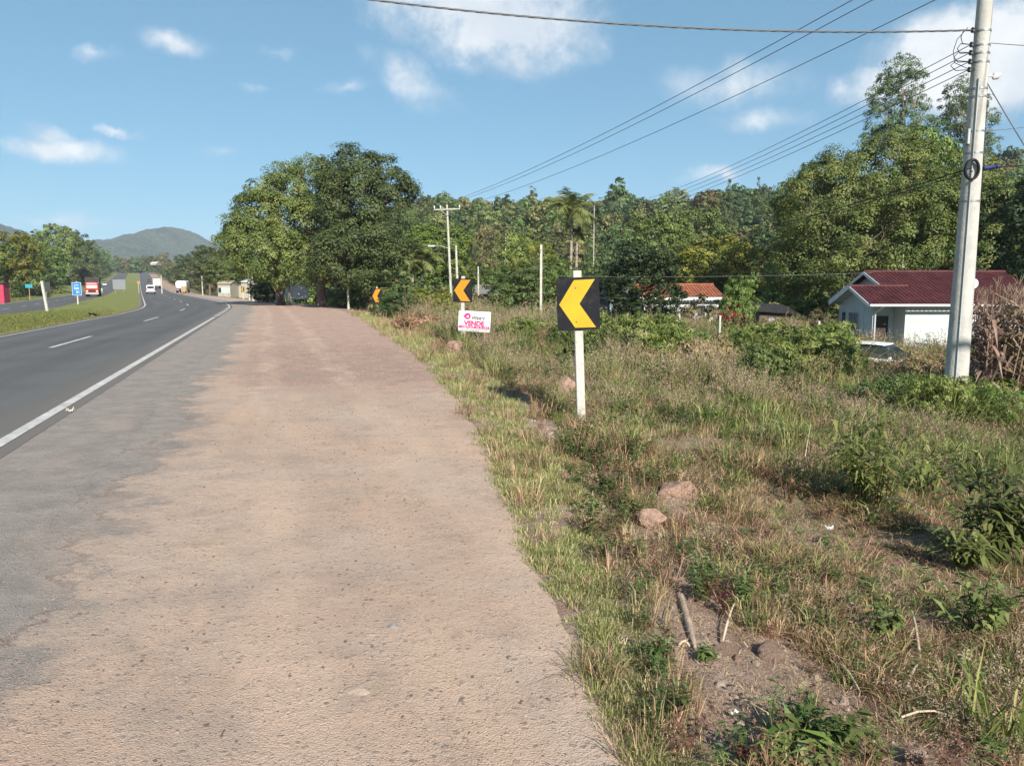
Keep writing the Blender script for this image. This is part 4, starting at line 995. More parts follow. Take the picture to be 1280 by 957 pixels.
# ---- stones
def rock_mesh(name, seed, n=2, rough=.22, flat=1.0):
    import bmesh
    rg = np.random.RandomState(seed); bm = bmesh.new(); bmesh.ops.create_icosphere(bm, subdivisions=n, radius=1)
    ks = rg.normal(size=(10, 3)) * 1.5; ph = rg.rand(10) * 6.28; ks2 = rg.normal(size=(8, 3)) * 4.0
    cut = [(unit(rg.normal(size=3)), rg.uniform(.58, .88)) for _ in range(11)]
    for v in bm.verts:
        p = np.array(v.co); d = 1 + rough * np.sin(ks @ p + ph).mean() * 2.2 + rough * .5 * np.sin(ks2 @ p).mean() * 2 + (rough * .35 * np.sin(ks2 @ p * 2.3 + 1).mean() * 2 if n > 3 else 0)
        p = p * d
        for nrm, c in cut:
            k = p @ nrm
            if k > c: p = p - nrm * (k - c) * .96
        v.co = p * np.array([1, 1, flat])
    me = bpy.data.meshes.new(name); bm.to_mesh(me); bm.free(); me.polygons.foreach_set('use_smooth', [n > 2] * len(me.polygons)); return me
STONE_RED = pm('stone_reddish', (.30, .195, .145), .95, .3, 3.0, 1.0, 6.0, dirt=(.16, .11, .08), dirt_amt=.6)
STONE_GREY = pm('stone_grey', (.30, .265, .24), .92, .2, 6.0, .6, 30.0)
STONE_TAN = pm('stone_tan', (.43, .33, .26), .92, .2, 6.0, .6, 30.0, dirt=(.25, .2, .17))
STONE_DARK = pm('stone_dark', (.17, .135, .12), .9, .2, 6.0, .5, 30.0)
def rock(name, label, px, py, wpx, hpx, mat, seed, rz=0.0, cat='rock', dep=.8, n=3, sink=.25):
    p = at(px, py); D = p.y; w = wpx / FPX * D; h = hpx / FPX * D
    o = link(name, rock_mesh(name, seed, n), None, mat); o.location = (p.x, p.y + w * dep * .3, p.z + h * .5 - h * sink * .5)
    o.scale = (w / 2 * 1.05, w / 2 * dep, h / 2 * (1 + sink)); o.rotation_euler = (0, 0, rz); return tag(o, label, cat)
rock('boulder', 'reddish boulder in the grass below the sale board', 570, 441, 34, 17, STONE_RED, 21, n=4, sink=.6)
rock('boulder', 'rounded reddish boulder just behind the nearest arrow sign post', 707, 496, 34, 25, STONE_RED, 2, n=4)
rock('boulder', 'flat reddish stone half buried up the bank behind the smaller stone', 846, 624, 58, 22, STONE_RED, 3, sink=.6, n=4)
rock('boulder', 'chunky reddish stone on the bare soil of the bank', 815, 661, 36, 30, STONE_RED, 4, n=4)
rock('stone', 'small pale stone in the grass left of the nearest arrow sign post', 687, 549, 15, 9, STONE_TAN, 5, n=2)
rock('stone', 'small tan stone on the verge left of the flat reddish stone', 742, 600, 11, 8, STONE_TAN, 6, n=2)
rock('stone', 'pale pebble on the soil beside the chunky reddish stone', 793, 690, 14, 9, STONE_TAN, 7, n=2)
rock('stone', 'reddish low stone in the grass between boulder and arrow sign', 640, 462, 30, 7, STONE_RED, 8, n=2, sink=.6)
rock('stone', 'grey pointed stone bedded in the gravel in the foreground', 492, 796, 30, 14, STONE_GREY, 9, .3, n=2, sink=.7)
rock('stone', 'flat pale slab stone at the bottom of the gravel', 442, 880, 50, 16, STONE_TAN, 10, n=2, sink=.8)
rock('stone', 'flat dark stone at the lower left of the gravel', 141, 896, 28, 9, STONE_GREY, 11, n=2, sink=.7)
rock('stone', 'tan chunk of earth at the bottom right corner of the bank', 1148, 962, 36, 26, STONE_RED, 12, .5, n=4, sink=.6)
rock('soil_clod', 'brown earth clod beside the fallen branch', 968, 828, 44, 22, pm('soil_clod', (.32, .22, .165), .97, .3, 8.0, 1.0, 22.0), 13, n=4, sink=.7)
rock('soil_clod', 'brown earth clod on the bank near the broken stick', 905, 822, 36, 14, pm('soil_clod', (.2, .13, .1)), 14, n=4, sink=.7)
def gravel():
    rg = np.random.RandomState(140)
    pr = [proto('gravel', rock_mesh('gravel', 200 + k, 1, .3), [STONE_TAN, STONE_GREY, STONE_DARK, STONE_RED, STONE_TAN, STONE_DARK][k]) for k in range(6)]
    N = 70000; r = rg.uniform(1.8, 34, N); th = rg.uniform(-1.0, .3, N); x = r * np.sin(th); y = r * np.cos(th); s, t = st_of(x, y)
    e = edge(s); nz = vnoise(x, y, 1.3) + vnoise(x, y, .5)
    p = np.clip((t - 1.0) / 1.6, .08, 1) * np.clip(.5 + .55 * nz, .10, 1) + .5 * ((s > 12.5) & (s < 23) & (t > 2))
    ok = (t > .2) & (t < e + .05) & (rg.rand(N) < p); x, y, s, t, r = x[ok], y[ok], s[ok], t[ok], r[ok]; n = len(x)
    sz = np.minimum(.0034 * (1 + rg.pareto(2.6, n)), np.where(rg.rand(n) < .02, .02, .010)) * np.interp(r, [2, 10, 34], [1, 1.25, 1.9]); z = surf(s, t) - .004 + sz * .05
    scatter('loose_gravel', np.stack([x, y, z], 1), rg.rand(n, 3) * np.array([.5, .5, 6.28]), np.stack([sz * rg.uniform(.8, 1.7, n), sz, sz * rg.uniform(.45, .75, n)], 1), rg.randint(0, 6, n), pr, 'loose small stones strewn over the gravel lay-by', 'gravel')
    N = 9000; r = rg.uniform(2, 13, N); th = rg.uniform(-.1, .7, N); x = r * np.sin(th); y = r * np.cos(th); s, t = st_of(x, y); q = t - edge(s)
    ok = (q > .15) & (q < 2.2); x, y = x[ok], y[ok]; n = len(x); sz = .004 * (1 + rg.pareto(2.0, n)); sz = np.minimum(sz, .028); z = hgt(x, y)
    scatter('soil_crumbs', np.stack([x, y, z], 1), rg.rand(n, 3) * 6.28, np.stack([sz * 1.3, sz, sz * .7], 1), rg.choice([3, 4, 0], n), pr, 'small stones and soil crumbs on the bare bank', 'gravel')
gravel()

# ---- sticks, branch, litter
WOOD_OLD = pm('weathered_wood', (.34, .26, .20), .9, .3, 9.0, .6, 30.0); WOOD_PALE = pm('pale_stick', (.50, .40, .29), .85, .2, 9.0)
def stick(name, label, p0, p1, rad, mat, lift=.02, cat='stick', bend=.03, lift1=None):
    a = at(*p0); b_ = at(*p1); a.z += lift; b_.z += lift if lift1 is None else lift1
    pts = [(a.lerp(b_, f) + Vector((0, 0, math.sin(f * math.pi) * bend))) - a for f in (0, .3, .6, .85, 1)]
    o = MB().tube(pts, [rad, rad * .95, rad * .9, rad * .75, rad * .45], 7).build(name, mat); o.location = a
    return tag(o, label, cat)
stick('branch', 'thick brown fallen branch lying down the bank', (850, 748), (868, 812), .023, WOOD_OLD, .006, 'branch', .008)
stick('stick', 'pale broken stick standing askew on the bank', (903, 808), (918, 764), .007, WOOD_PALE, .02, lift1=.05)
stick('stick', 'pale stick lying lower on the bank right of the earth clod', (1042, 836), (1074, 872), .007, WOOD_PALE, .03)
stick('stick', 'long bent dry stem lying across the weeds at the right', (1108, 655), (1162, 682), .008, WOOD_PALE, .22, bend=.05)
stick('stick', 'dry pale stem rising from the weeds near the tan chunk of earth', (1132, 878), (1148, 845), .006, WOOD_PALE, .06)
stick('stick', 'short pale stem lying left of the fallen branch end', (848, 812), (862, 816), .007, WOOD_PALE, .02)
stick('stick', 'curved dry twig at the lower edge of the gravel', (272, 940), (286, 914), .003, pm('twig', (.12, .085, .06)), .006)
stick('stick', 'brown stem bent over in the weeds right of the pale sticks', (1150, 845), (1138, 790), .008, WOOD_OLD, .05, lift1=.12)
stick('stick', 'straight straw stem lying low near the bottom right', (1125, 916), (1190, 913), .005, WOOD_PALE, .06)
stick('stick', 'thin tall dry stalk leaning up from the lot', (1000, 612), (1010, 600), .004, WOOD_PALE, .0, lift1=.6)
def scrap(label, px, py, sz, mat, seed, name='litter_scrap'):
    rg = np.random.RandomState(seed); p = at(px, py); mb = MB(); n = 5
    V = [((i / (n - 1) - .5) * sz + rg.normal() * sz * .08, (j / (n - 1) - .5) * sz * .7 + rg.normal() * sz * .08, abs(rg.normal()) * sz * .28 + .02) for i in range(n) for j in range(n)]
    Fc = [(i * n + j, i * n + j + 1, i * n + n + j + 1, i * n + n + j) for i in range(n - 1) for j in range(n - 1)]
    mb.add(V, Fc); o = mb.build(name, mat); o.location = (p.x, p.y, p.z + .02); return tag(o, label, 'litter')
WHITE_PL = pm('white_plastic', (.75, .75, .74), .4, .05)
scrap('crumpled white plastic scrap caught in the weeds', 1036, 668, .06, WHITE_PL, 1)
scrap('small white scrap on the grass beside the flat reddish stone', 776, 616, .07, WHITE_PL, 2)
scrap('tiny white scrap on the soil near the bottom of the bank', 918, 905, .03, WHITE_PL, 3)
scrap('small black scrap lying on the grass median near the edge line', 117, 396, .55, pm('black_plastic', (.012, .012, .013), .5, .1), 4)
scrap('pale flattened litter on the shoulder by the white edge line', 88, 519, .09, pm('pale_litter', (.55, .48, .42), .7, .1), 5)

# ---- larger plants of the lot, one by one
def clump(label, px, py, wpx, hpx, mat, seed, n=900, bw=.016, D=None, name='grass_clump', cat='grass clump', lean=.8, foliage=True):
    p = at(px, py) if D is None else ground(px, D); w = wpx / FPX * p.y; h = hpx / FPX * p.y
    rg = np.random.RandomState(seed)
    # a mound of arching leaves: tufts at several heights on a dome
    e = empty(name, p, rg.rand() * 6, label, cat)
    mes = []
    nb = 26; Vs, Ls, K = [], [], 0
    me = blades_mesh('leaves', rg, int(n * .55), w * .40, h * .80, bw, lean * 1.3, hv=.5)
    link('leaves', me, e, mat)
    if not foliage: return e
    lob = [(rg.normal() * w * .2, rg.normal() * w * .16, h * rg.uniform(.3, .55), w * .26, w * .26, h * .42) for _ in range(7)]
    me2 = crown_mesh('foliage', rg, lob, clump_r=w * .07, dens=46 / max(w, .4) ** 1.0, per=30, ln=(.15 if p.y > 16 else .10) * max(.5, min(1.2, w / 2)), wd=.034 if p.y > 16 else .022, up=.5, keep_in=.35, droop=.35, inner=.3)
    link('foliage', me2, e, mat)
    return e
clump('large mound of long green grass leaves in the middle of the lot', 1000, 484, 150, 76, G_LUSH, 301, 1500)
clump('green grassy mound right of the nearest arrow sign', 800, 462, 110, 66, G_LUSH, 302, 1100)
clump('paler grassy mound between the arrow sign mound and the large mound', 880, 470, 90, 48, G_OLIVE, 303, 900)
clump('green leafy tuft in front of the concrete pole base, right side', 1245, 512, 110, 44, G_LUSH, 304, 900)
clump('olive weeds piled in front of the white house wall', 1120, 478, 120, 42, G_OLIVE, 305, 1000)
clump('green tuft between the sale board and the nearest arrow sign', 668, 428, 58, 32, G_LUSH, 306, 600)
clump('weedy mound just left of the red-roofed house', 1055, 462, 60, 44, G_OLIVE, 307, 700)
clump('green mound below the orange-roofed house', 830, 425, 80, 30, G_LUSH, 308, 800)
clump('small dark tuft beside the reddish boulder below the sale board', 558, 422, 22, 12, G_HERB, 309, 200)
clump('greyish weedy mound at the left end of the verge below the hedge', 520, 412, 70, 20, G_OLIVE, 310, 500)
clump('bright green grass tuft low on the bank near the bottom', 1245, 930, 120, 130, G_LUSH, 311, 130, .011, lean=.55, foliage=False)
clump('weeds crowding round the foot of the concrete pole', 1180, 0, 100, 66, G_LUSH, 312, 900, D=13.8)
clump('weeds growing right against the near side of the concrete pole', 1196, 0, 64, 54, G_LUSH, 323, 600, D=14.7)
clump('straggly weeds just right of the foot of the concrete pole', 1232, 0, 80, 50, G_LUSH, 321, 600, D=14.2)
clump('dry weeds left of the concrete pole foot', 1130, 0, 90, 52, G_HERB, 322, 600, D=15.0)
clump('green grassy mound left of the large mound in the lot', 935, 462, 80, 50, G_LUSH, 313, 900)
clump('grassy mound behind the nearest arrow sign post', 745, 446, 70, 44, G_LUSH, 314, 700)
clump('low green mound behind the rounded boulder', 690, 440, 60, 36, G_OLIVE, 315, 600)
clump('taller weeds in front of the tumbledown shed', 990, 430, 90, 36, G_OLIVE, 316, 700)
clump('green mound below the red blooms', 905, 436, 80, 34, G_LUSH, 317, 700)
clump('weeds hiding the lower half of the parked white car', 1110, 0, 100, 33, G_OLIVE, 318, 700, D=22.5)
clump('tall weeds between the parked white car and the concrete pole', 1165, 0, 80, 40, G_OLIVE, 319, 700, D=22)
clump('green weeds left of the parked white car', 1062, 0, 60, 40, G_LUSH, 320, 500, D=21.5)
SHRUB = [(655, 27, 66, 397, 0), (700, 25, 50, 404, 1), (745, 24, 70, 389, 0), (790, 22, 92, 391, 0), (842, 24, 70, 395, 0), (868, 27, 54, 408, 0), (925, 26, 60, 410, 2), (965, 23, 76, 401, 0), (1012, 21.5, 104, 400, 0), (1046, 24, 54, 416, 1), (610, 31, 44, 404, 1), (820, 18.5, 70, 430, 2), (955, 18, 70, 432, 1), (730, 19, 60, 430, 1), (1060, 24, 46, 432, 2), (1150, 24, 56, 438, 2)]
where = ['left of the white post', 'half hidden by the nearest arrow sign, left side', 'directly behind the nearest arrow sign', 'just right of the nearest arrow sign', 'below the orange tiled roof', 'left of the red blooms', 'right of the red blooms', 'below the tumbledown shed', 'in the big mound of the middle lot', 'between the shed and the red-roofed house', 'right below the sale board', 'in front of the orange-roofed house', 'low in front of the big middle mound', 'low behind the nearest arrow sign post', 'left of the parked white car', 'right of the parked white car']
for k, ((px, D, wpx, top, mi), wh) in enumerate(zip(SHRUB, where)):
    g = ground(px, D); hpx = (PX(px, top, D).z - g.z) * FPX / D
    clump(('bushy green shrub ', 'straggly grey-green shrub ', 'olive weedy shrub ')[mi] + wh, px, 0, wpx, hpx, (G_LUSH, G_HERB, G_OLIVE)[mi], 330 + k, 500, D=D, name='shrub', cat='shrub')
def herb(label, px, py, wpx, hpx, seed, stems=9, ln=.17, wd=.026, mat=G_HERB, per=20, name='leafy_weed', spread=.8, droop=.7):
    p = at(px, py); w = wpx / FPX * p.y; h = hpx / FPX * p.y; rg = np.random.RandomState(seed)
    o = link(name, herb_mesh(name, rg, stems, h, ln, wd, per, spread, w * .2, droop), None, mat); o.location = p; return tag(o, label, 'weed')
herb('leafy weed with narrow drooping leaves in the middle of the right lot', 1090, 640, 130, 125, 401, 24, .19, .034, G_LUSH, 24)
herb('second narrow-leaved weed just right of the drooping one', 1150, 625, 70, 80, 402, 12, .17, .03, G_LUSH)
herb('dark green lance-leaved weed at the right picture edge', 1245, 705, 130, 130, 403, 22, .19, .042, G_HERB, 24)
herb('small lance-leaved weed below the one at the right edge', 1205, 715, 60, 64, 404, 9, .16, .036, G_HERB)
herb('broad-leaved weed at the bottom of the bank', 1030, 945, 90, 70, 405, 12, .07, .036, G_HERB, 12)
herb('broad-leaved weed sprouting left of the tan chunk of earth', 985, 950, 60, 50, 406, 6, .16, .035, G_LUSH, 6)
herb('reddish withered weed in the middle of the lot', 985, 630, 50, 44, 407, 9, .06, .012, G_RED, 18)
herb('reddish withered weed above the plastic scrap', 1030, 655, 50, 44, 408, 9, .06, .012, G_RED, 18)
herb('purplish dry weed right of the nearest arrow sign post', 800, 500, 60, 42, 409, 12, .08, .014, G_SEED, 18)
herb('leafy dark weed low on the right bank', 1215, 800, 110, 90, 410, 14, .075, .03, G_HERB, 16)
herb('leafy weed between the pale sticks and the right edge', 1095, 800, 80, 60, 411, 10, .08, .028, G_HERB, 12)
herb('tuft of dark herbs below the earth clod', 880, 826, 40, 24, 412, 8, .05, .018, G_HERB, 10)
# red blooms
rg = np.random.RandomState(77); g = ground(914, 39.4)
e = empty('flowering_shrub', g, 0, 'shrub with scarlet blooms in front of the small leafy tree', 'shrub')
top = PX(914, 386, 39.4).z - g.z
link('stems', herb_mesh('stems', rg, 10, top, .25, .06, 10, .4, .4, .5), e, G_HERB)
P = np.stack([rg.normal(size=110) * .45, rg.normal(size=110) * .4, top * .72 + rg.normal(size=110) * .38], 1); V, Fq = leaf_quads(rg, P, rg.normal(size=P.shape), .16, .12)
tag(link('blooms', np_mesh('blooms', V, [Fq], {'lv': ('FLOAT', np.repeat(rg.rand(110), 4))}), e, G_BLOOM), kind='stuff')
# dry corn
CORN = leafmat('dry_corn', [(.16, .10, .07), (.30, .21, .14), (.44, .34, .24)], trans=.2, objvar=.3)
cm = []
for k in range(4):
    rg = np.random.RandomState(500 + k); mb = MB(); hh = 2.3 + .25 * k
    mb.tube([(0, 0, -.1), (.02, .02, hh * .5), (.06 * rg.normal(), .05, hh)], [.018, .015, .006], 6)
    for q in range(20):
        z0 = hh * (.10 + .85 * q / 20); a = q * 2.6 + rg.rand(); d = Vector((math.cos(a), math.sin(a), 0)); sd = Vector((-d.y, d.x, 0)); ln = rg.uniform(.45, .8)
        pr = [Vector((0, 0, z0)) + d * ln * f + Vector((0, 0, ln * (1.1 * f - 1.7 * f * f * rg.uniform(.5, 1.2)))) for f in (0, .3, .6, 1)]
        V = []
        for p, wv in zip(pr, (.03, .05, .045, .004)): V += [p - sd * wv * .62, p + sd * wv * .62]
        mb.add(V, [(0, 1, 3, 2), (2, 3, 5, 4), (4, 5, 7, 6)])
    for q in range(7):
        a = rg.rand() * 6.28; mb.tube([(.05, .05, hh), (.05 + .12 * math.cos(a), .05 + .12 * math.sin(a), hh + .22)], [.005, .003], 4)
    me = bpy.data.meshes.new('dry_corn_plant'); me.from_pydata([tuple(v) for v in mb.v], [], mb.f); me.update(); me.materials.append(CORN)
    a = me.attributes.new('lv', 'FLOAT', 'POINT'); a.data.foreach_set('value', rg.rand(len(me.vertices)).astype(np.float32)); cm.append(me)
rg = np.random.RandomState(509)
for k in range(72):
    px = rg.uniform(1220, 1330); D = rg.uniform(16.3, 19.5); g = ground(px, D); top = PX(px, 358 + rg.rand() * 26 - (14 if 1235 < px < 1285 else 0), D).z - g.z
    o = link('dry_corn_plant', cm[k % 4]); o.location = g; sc = top / (2.5 + .25 * (k % 4)); o.scale = (1.1, 1.1, sc); o.rotation_euler = (rg.normal() * .07, rg.normal() * .07, rg.rand() * 6.28)
    tag(o, 'dry brown corn plant in the tall clump right of the concrete pole', 'corn', 'dry corn plants by the concrete pole')

# ================================================================== SIGNS
BLACK_SHEET = pm('sign_black', (.013, .014, .017), .9, .2, 3.0, dirt=(.05, .045, .04), dirt_amt=.5); YELLOW = pm('sign_yellow', (.52, .33, .022), .7, .1, 3.0, dirt=(.36, .24, .05), dirt_amt=.4); ORANGE = pm('sign_orange', (.56, .235, .016), .7, .06, 3.0)
POST_WHITE = pm('post_whitewash', (.50, .47, .42), .85, .12, 5.0, .25, 40.0, dirt=(.30, .26, .21), dirt_amt=.6)
STEEL = pm('galvanised', (.42, .43, .43), .5, .12, 8.0, metal=.6); BOLT = pm('bolt_dark', (.14, .11, .09), .6, .1)
SIGN_WHITE = pm('sign_white', (.60, .59, .58), .5, .05, 3.0)
def rounded(w, h, r, n=4):
    pts = []
    for cx, cy, a0 in ((w / 2 - r, -h / 2 + r, -90), (w / 2 - r, h / 2 - r, 0), (-w / 2 + r, h / 2 - r, 90), (-w / 2 + r, -h / 2 + r, 180)):
        for k in range(n + 1):
            a = R_(a0 + 90 * k / n); pts.append((cx + r * math.cos(a), cy + r * math.sin(a)))
    return pts
def chevron(label, base, pc, wpx, hpx, col, postw=.1, lean=0.0, rz=0.0, bolts=True, topx=.09, D=None, flip=1):
    p = at(*base) if D is None else ground(base[0], D); D = p.y; k = D / FPX; w, h = wpx * k, hpx * k
    c = PX(pc[0], pc[1], D); zc = c.z - p.z
    e = empty('arrow_sign', p, rz, label, 'road sign', 'black arrow signs along the outside of the curve', tilt=(0, lean))
    topz = zc + h / 2 + topx
    MB().box((0, 0, topz / 2 - .15), (postw, postw, topz + .3), bev=.008).build('post', POST_WHITE, e)
    pn = MB().prism(rounded(w, h, h * .06), -postw / 2 - .014, -postw / 2 - .004).build('panel', BLACK_SHEET, e); pn.location = (0, 0, zc)
    y = -postw / 2 - .0175
    poly = [(.20 * w / .5, .455 * h), (-.045 * w / .5, .45 * h), (-.225 * w / .5, 0), (-.045 * w / .5, -.45 * h), (.20 * w / .5, -.455 * h), (.012 * w / .5, 0)]
    if flip < 0: poly = [(-a, b_) for a, b_ in poly][::-1]
    # two convex halves keep the arrow's notch clean
    ch = MB(); a = poly
    ch.prism([a[5], a[0], a[1], a[2]], y, y + .003); ch.prism([a[2], a[3], a[4], a[5]], y, y + .003)
    o = ch.build('arrow', col, pn)
    if bolts:
        for sz in (.30, -.34):
            MB().tube([(-.03 * w / .5, y - .004, h * sz), (-.03 * w / .5, y + .002, h * sz)], .011, 8).build('bolt', BOLT, pn)
    return e
chevron('nearest black sign with a bright yellow left arrow on a leaning white post', (726.5, 533), (717.5, 379.5), 53, 65, YELLOW, .115, R_(-2.3), R_(3), True)
chevron('second black sign with an orange left arrow above the sale board', (578, 433), (581, 363), 24, 29, ORANGE, .115, R_(1.2), R_(-6), False, .08)
chevron('third black sign with an orange left arrow half hidden by the grey bush', (472, 392), (473, 370), 13, 19, ORANGE, .12, 0, R_(-10), False, .1)
chevron('far black sign with a yellow left arrow at the lay-by end by the white hoarding', (346, 379.5), (346, 361), 7, 9.5, YELLOW, .13, 0, R_(-5), False, .15)
chevron('farther dark arrow sign right beside the bare pole at the lay-by end', (325.5, 377.5), (326, 363), 6, 9, BLACK_SHEET, .1, 0, R_(-10), False, .05)
chevron('farther arrow sign left of the bare pole at the lay-by end', (315, 376), (315.5, 361.5), 5, 7, YELLOW, .1, 0, R_(-25), False, .05)
chevron('farthest arrow sign of the curve, small with a yellow arrow', (304.5, 374.5), (304.6, 361.5), 4.5, 6.5, YELLOW, .14, 0, R_(-20), False, .05)

# sale board
g = at(600, 439); D = g.y; k = D / FPX
e = empty('sale_board', g, R_(2), 'white sale board with pink lettering on two thin wooden legs', 'sign', tilt=(0, R_(3.2)))
bw, bh = 40 * k, 25.5 * k; zc = PX(591, 402, D).z - g.z; xo = PX(591, 402, D).x - g.x
bo = MB().prism(rounded(bw, bh, .03), -.03, -.018).build('board', SIGN_WHITE, e); bo.location = (xo, 0, zc)
WOOD_LEG = pm('raw_timber', (.42, .26, .15), .85, .2, 8.0, .3, 30.0)
for lx in (-.28 * bw, .34 * bw):
    MB().box((xo + lx, 0, zc / 2 - .1), (.045, .035, zc + .3 + .3 * bh)).build('leg', WOOD_LEG, e)
PINK = pm('print_pink', L(205, 40, 110), .55, .05); GREYP = pm('print_grey', (.12, .10, .12), .55, .05); LPINK = pm('print_pale', (.80, .62, .70), .55, .05)
text_mesh('lettering', 'VENDE', (.64 * bw, .24 * bh), PINK, bo, (-.01 * bw, -.0325, -.10 * bh), bold=.05)
text_mesh('lettering', 'Winter', (.44 * bw, .2 * bh), GREYP, bo, (.12 * bw, -.0325, .17 * bh), bold=.035)
m = MB(); rg = np.random.RandomState(3)
for q in range(9): m.box((-.06 * bw + q * .042 * bw, -.0315, .355 * bh), (.018 * bw * rg.uniform(.6, 1.3), .003, .045 * bh))
m.build('small_print', GREYP, bo)
m = MB(); m.prism([(-.485 * bw, -.335 * bh), (.47 * bw, -.335 * bh), (.47 * bw, -.235 * bh), (-.485 * bw, -.235 * bh)], -.033, -.030); sp = m.build('pink_band', PINK, bo)
m = MB()
for q in range(17):
    if rg.rand() < .75: m.box((-.36 * bw + q * .048 * bw, -.034, -.285 * bh), (.03 * bw * rg.uniform(.5, 1.1), .003, .05 * bh))
m.build('small_print', LPINK, bo)
# emblem: pink disc with a pale swoosh and a pointed left edge
m = MB(); m.prism([(-.22 * bw + .095 * bw * math.cos(a), .24 * bh + .155 * bh * math.sin(a)) for a in np.linspace(0, 6.283, 20, endpoint=False)], -.033, -.030)
m.prism([(-.36 * bw, .22 * bh), (-.29 * bw, .16 * bh), (-.29 * bw, .33 * bh)], -.0335, -.0305); em = m.build('emblem', PINK, bo)
m = MB(); m.prism([(-.27 * bw, .20 * bh), (-.20 * bw, .16 * bh), (-.175 * bw, .24 * bh), (-.21 * bw, .30 * bh)], -.0355, -.0335); m.build('swoosh', LPINK, bo)

# left side: marker post, km sign, other signs
p = at(59.5, 391); D = p.y; hh = PX(54, 351, D).z - p.z
e = MB().box((0, 0, hh / 2 - .15), (.17, .14, hh + .3), bev=.012).build('marker_post', POST_WHITE); e.location = p; e.rotation_euler = (0, R_(-6.5), 0)
tag(e, 'leaning white marker post on the grass median left of the km sign', 'post')
BLUE = pm('sign_blue', (.035, .20, .52), .45, .06, 3.0)
p = at(98, 385); D = p.y; k = D / FPX
e = empty('km_sign', p, 0, 'small blue km sign on a white post on the median', 'road sign')
zc = PX(97.5, 361, D).z - p.z
MB().box((0, 0, (zc + 9 * k) / 2 - .1), (.13, .1, zc + 9.5 * k + .2), bev=.01).build('post', POST_WHITE, e)
b0 = MB().prism(rounded(11.5 * k, 16 * k, .06), -.075, -.06).build('panel', SIGN_WHITE, e); b0.location = (0, 0, zc)
b1 = MB().prism(rounded(10.6 * k, 15.1 * k, .05), -.079, -.076).build('blue_field', BLUE, b0)
text_mesh('lettering', 'km', (.52, .34), SIGN_WHITE, b0, (0, -.082, .10), bold=.02)
text_mesh('lettering', '31', (.34, .3), SIGN_WHITE, b0, (0.08, -.082, -.34), bold=.02)
MB().box((0, -.081, .40), (.5, .004, .07)).build('small_print', SIGN_WHITE, b0)
def plain_sign(name, label, base, pc, wpx, hpx, mat, legs=1, rz=0.0, legmat=None, D=None, cat='road sign', thick=.02):
    p = at(*base) if D is None else ground(base[0], D); D = p.y; k = D / FPX
    e = empty(name, p, rz, label, cat); c = PX(pc[0], pc[1], D); zc = c.z - p.z; xo = c.x - p.x
    for lx in ([0] if legs == 1 else [-.33 * wpx * k, .33 * wpx * k]):
        MB().box((xo + lx, .05, zc / 2 - .15), (.09, .07, zc + .3 + .35 * hpx * k)).build('post', legmat or STEEL, e)
    b_ = MB().prism(rounded(wpx * k, hpx * k, .05), -thick, 0.0).build('panel', mat, e); b_.location = (xo, 0, zc)
    return e
GREY_BACK = pm('sign_back_grey', (.30, .31, .31), .55, .1, 2.0, metal=.3)
plain_sign('road_sign', 'grey back of a wide road sign on the median beyond the km sign', (148, 373), (149, 355.5), 17, 12, GREY_BACK, 2, R_(-8))
plain_sign('road_sign', 'small turquoise sign on the far verge by the kiosk', (37, 375), (36, 357.5), 9, 4.5, pm('sign_teal', (.05, .30, .36), .5, .08), 1, 0, WOOD_LEG)
plain_sign('road_sign', 'dark panel sign behind the leaning marker post', (58, 372), (57, 358.5), 11, 12, pm('sign_dark', (.05, .055, .05), .6, .15), 1, R_(6))
plain_sign('road_sign', 'greenish white board on two legs in front of the far village house', (282, 371.5), (282, 362.5), 11.5, 7, pm('sign_greenish', (.42, .55, .44), .55, .1), 2, R_(-8))
plain_sign('hoarding', 'large blank white hoarding in the shade behind the lay-by end', (371, 381), (371, 365), 30, 17, SIGN_WHITE, 2, R_(-6), WOOD_LEG, 78, 'hoarding', .05)
plain_sign('road_sign', 'small orange marker sign at the tip of the median', (173, 362.5), (173, 353), 3.2, 3.2, ORANGE, 1, 0, POST_WHITE, 210)
plain_sign('wooden_stand', 'tan wooden roadside stand panel beside the far road edge', (231, 366.5), (231, 361), 6, 6.5, pm('stand_tan', (.42, .29, .16), .8, .2), 2, R_(-10), WOOD_LEG, 155, 'stand', .5)

# ================================================================== POLES AND WIRES
CONC = pm('pole_concrete', (.47, .45, .41), .88, .14, 2.2, .35, 30.0, dirt=(.33, .31, .28), dirt_amt=.5)
WOODPOLE = pm('pole_pale_wood', (.45, .43, .36), .88, .15, 3.0); BAND = pm('band_steel', (.30, .31, .31), .5, .1, metal=.7); INSUL = pm('insulator_dark', (.03, .026, .025), .35, .1)
CABLE = pm('cable_grey', (.15, .155, .16), .55, .1); CABLE_BK = pm('cable_black', (.02, .02, .022), .5, .1); STEELW = pm('wire_pale', (.40, .41, .41), .5, .1)
PD = 15.5; g = ground(1199, PD, 460)
POLE1 = g.copy()
e = empty('utility_pole', g, 0, 'thick round concrete utility pole at the right with wires and a cable coil', 'utility pole')
H1 = 10.2 - g.z
def prad(z): return .225 - (z + 0) * .0112
ax = lambda z: Vector((-.05 + (z) * .004 , 0, z))
MB().tube([ax(z) for z in np.linspace(-.6, H1, 14)], [prad(z) for z in np.linspace(-.6, H1, 14)], 24).build('shaft', CONC, e)
zpx = lambda py: PX(1215, py, PD).z - g.z
for py in (40, 58, 68, 79, 122, 112, 165, 192, 252):
    z = zpx(py); MB().tube([ax(z - .018), ax(z + .018)], prad(z) + .008, 20).build('band', BAND, e)
ins = []
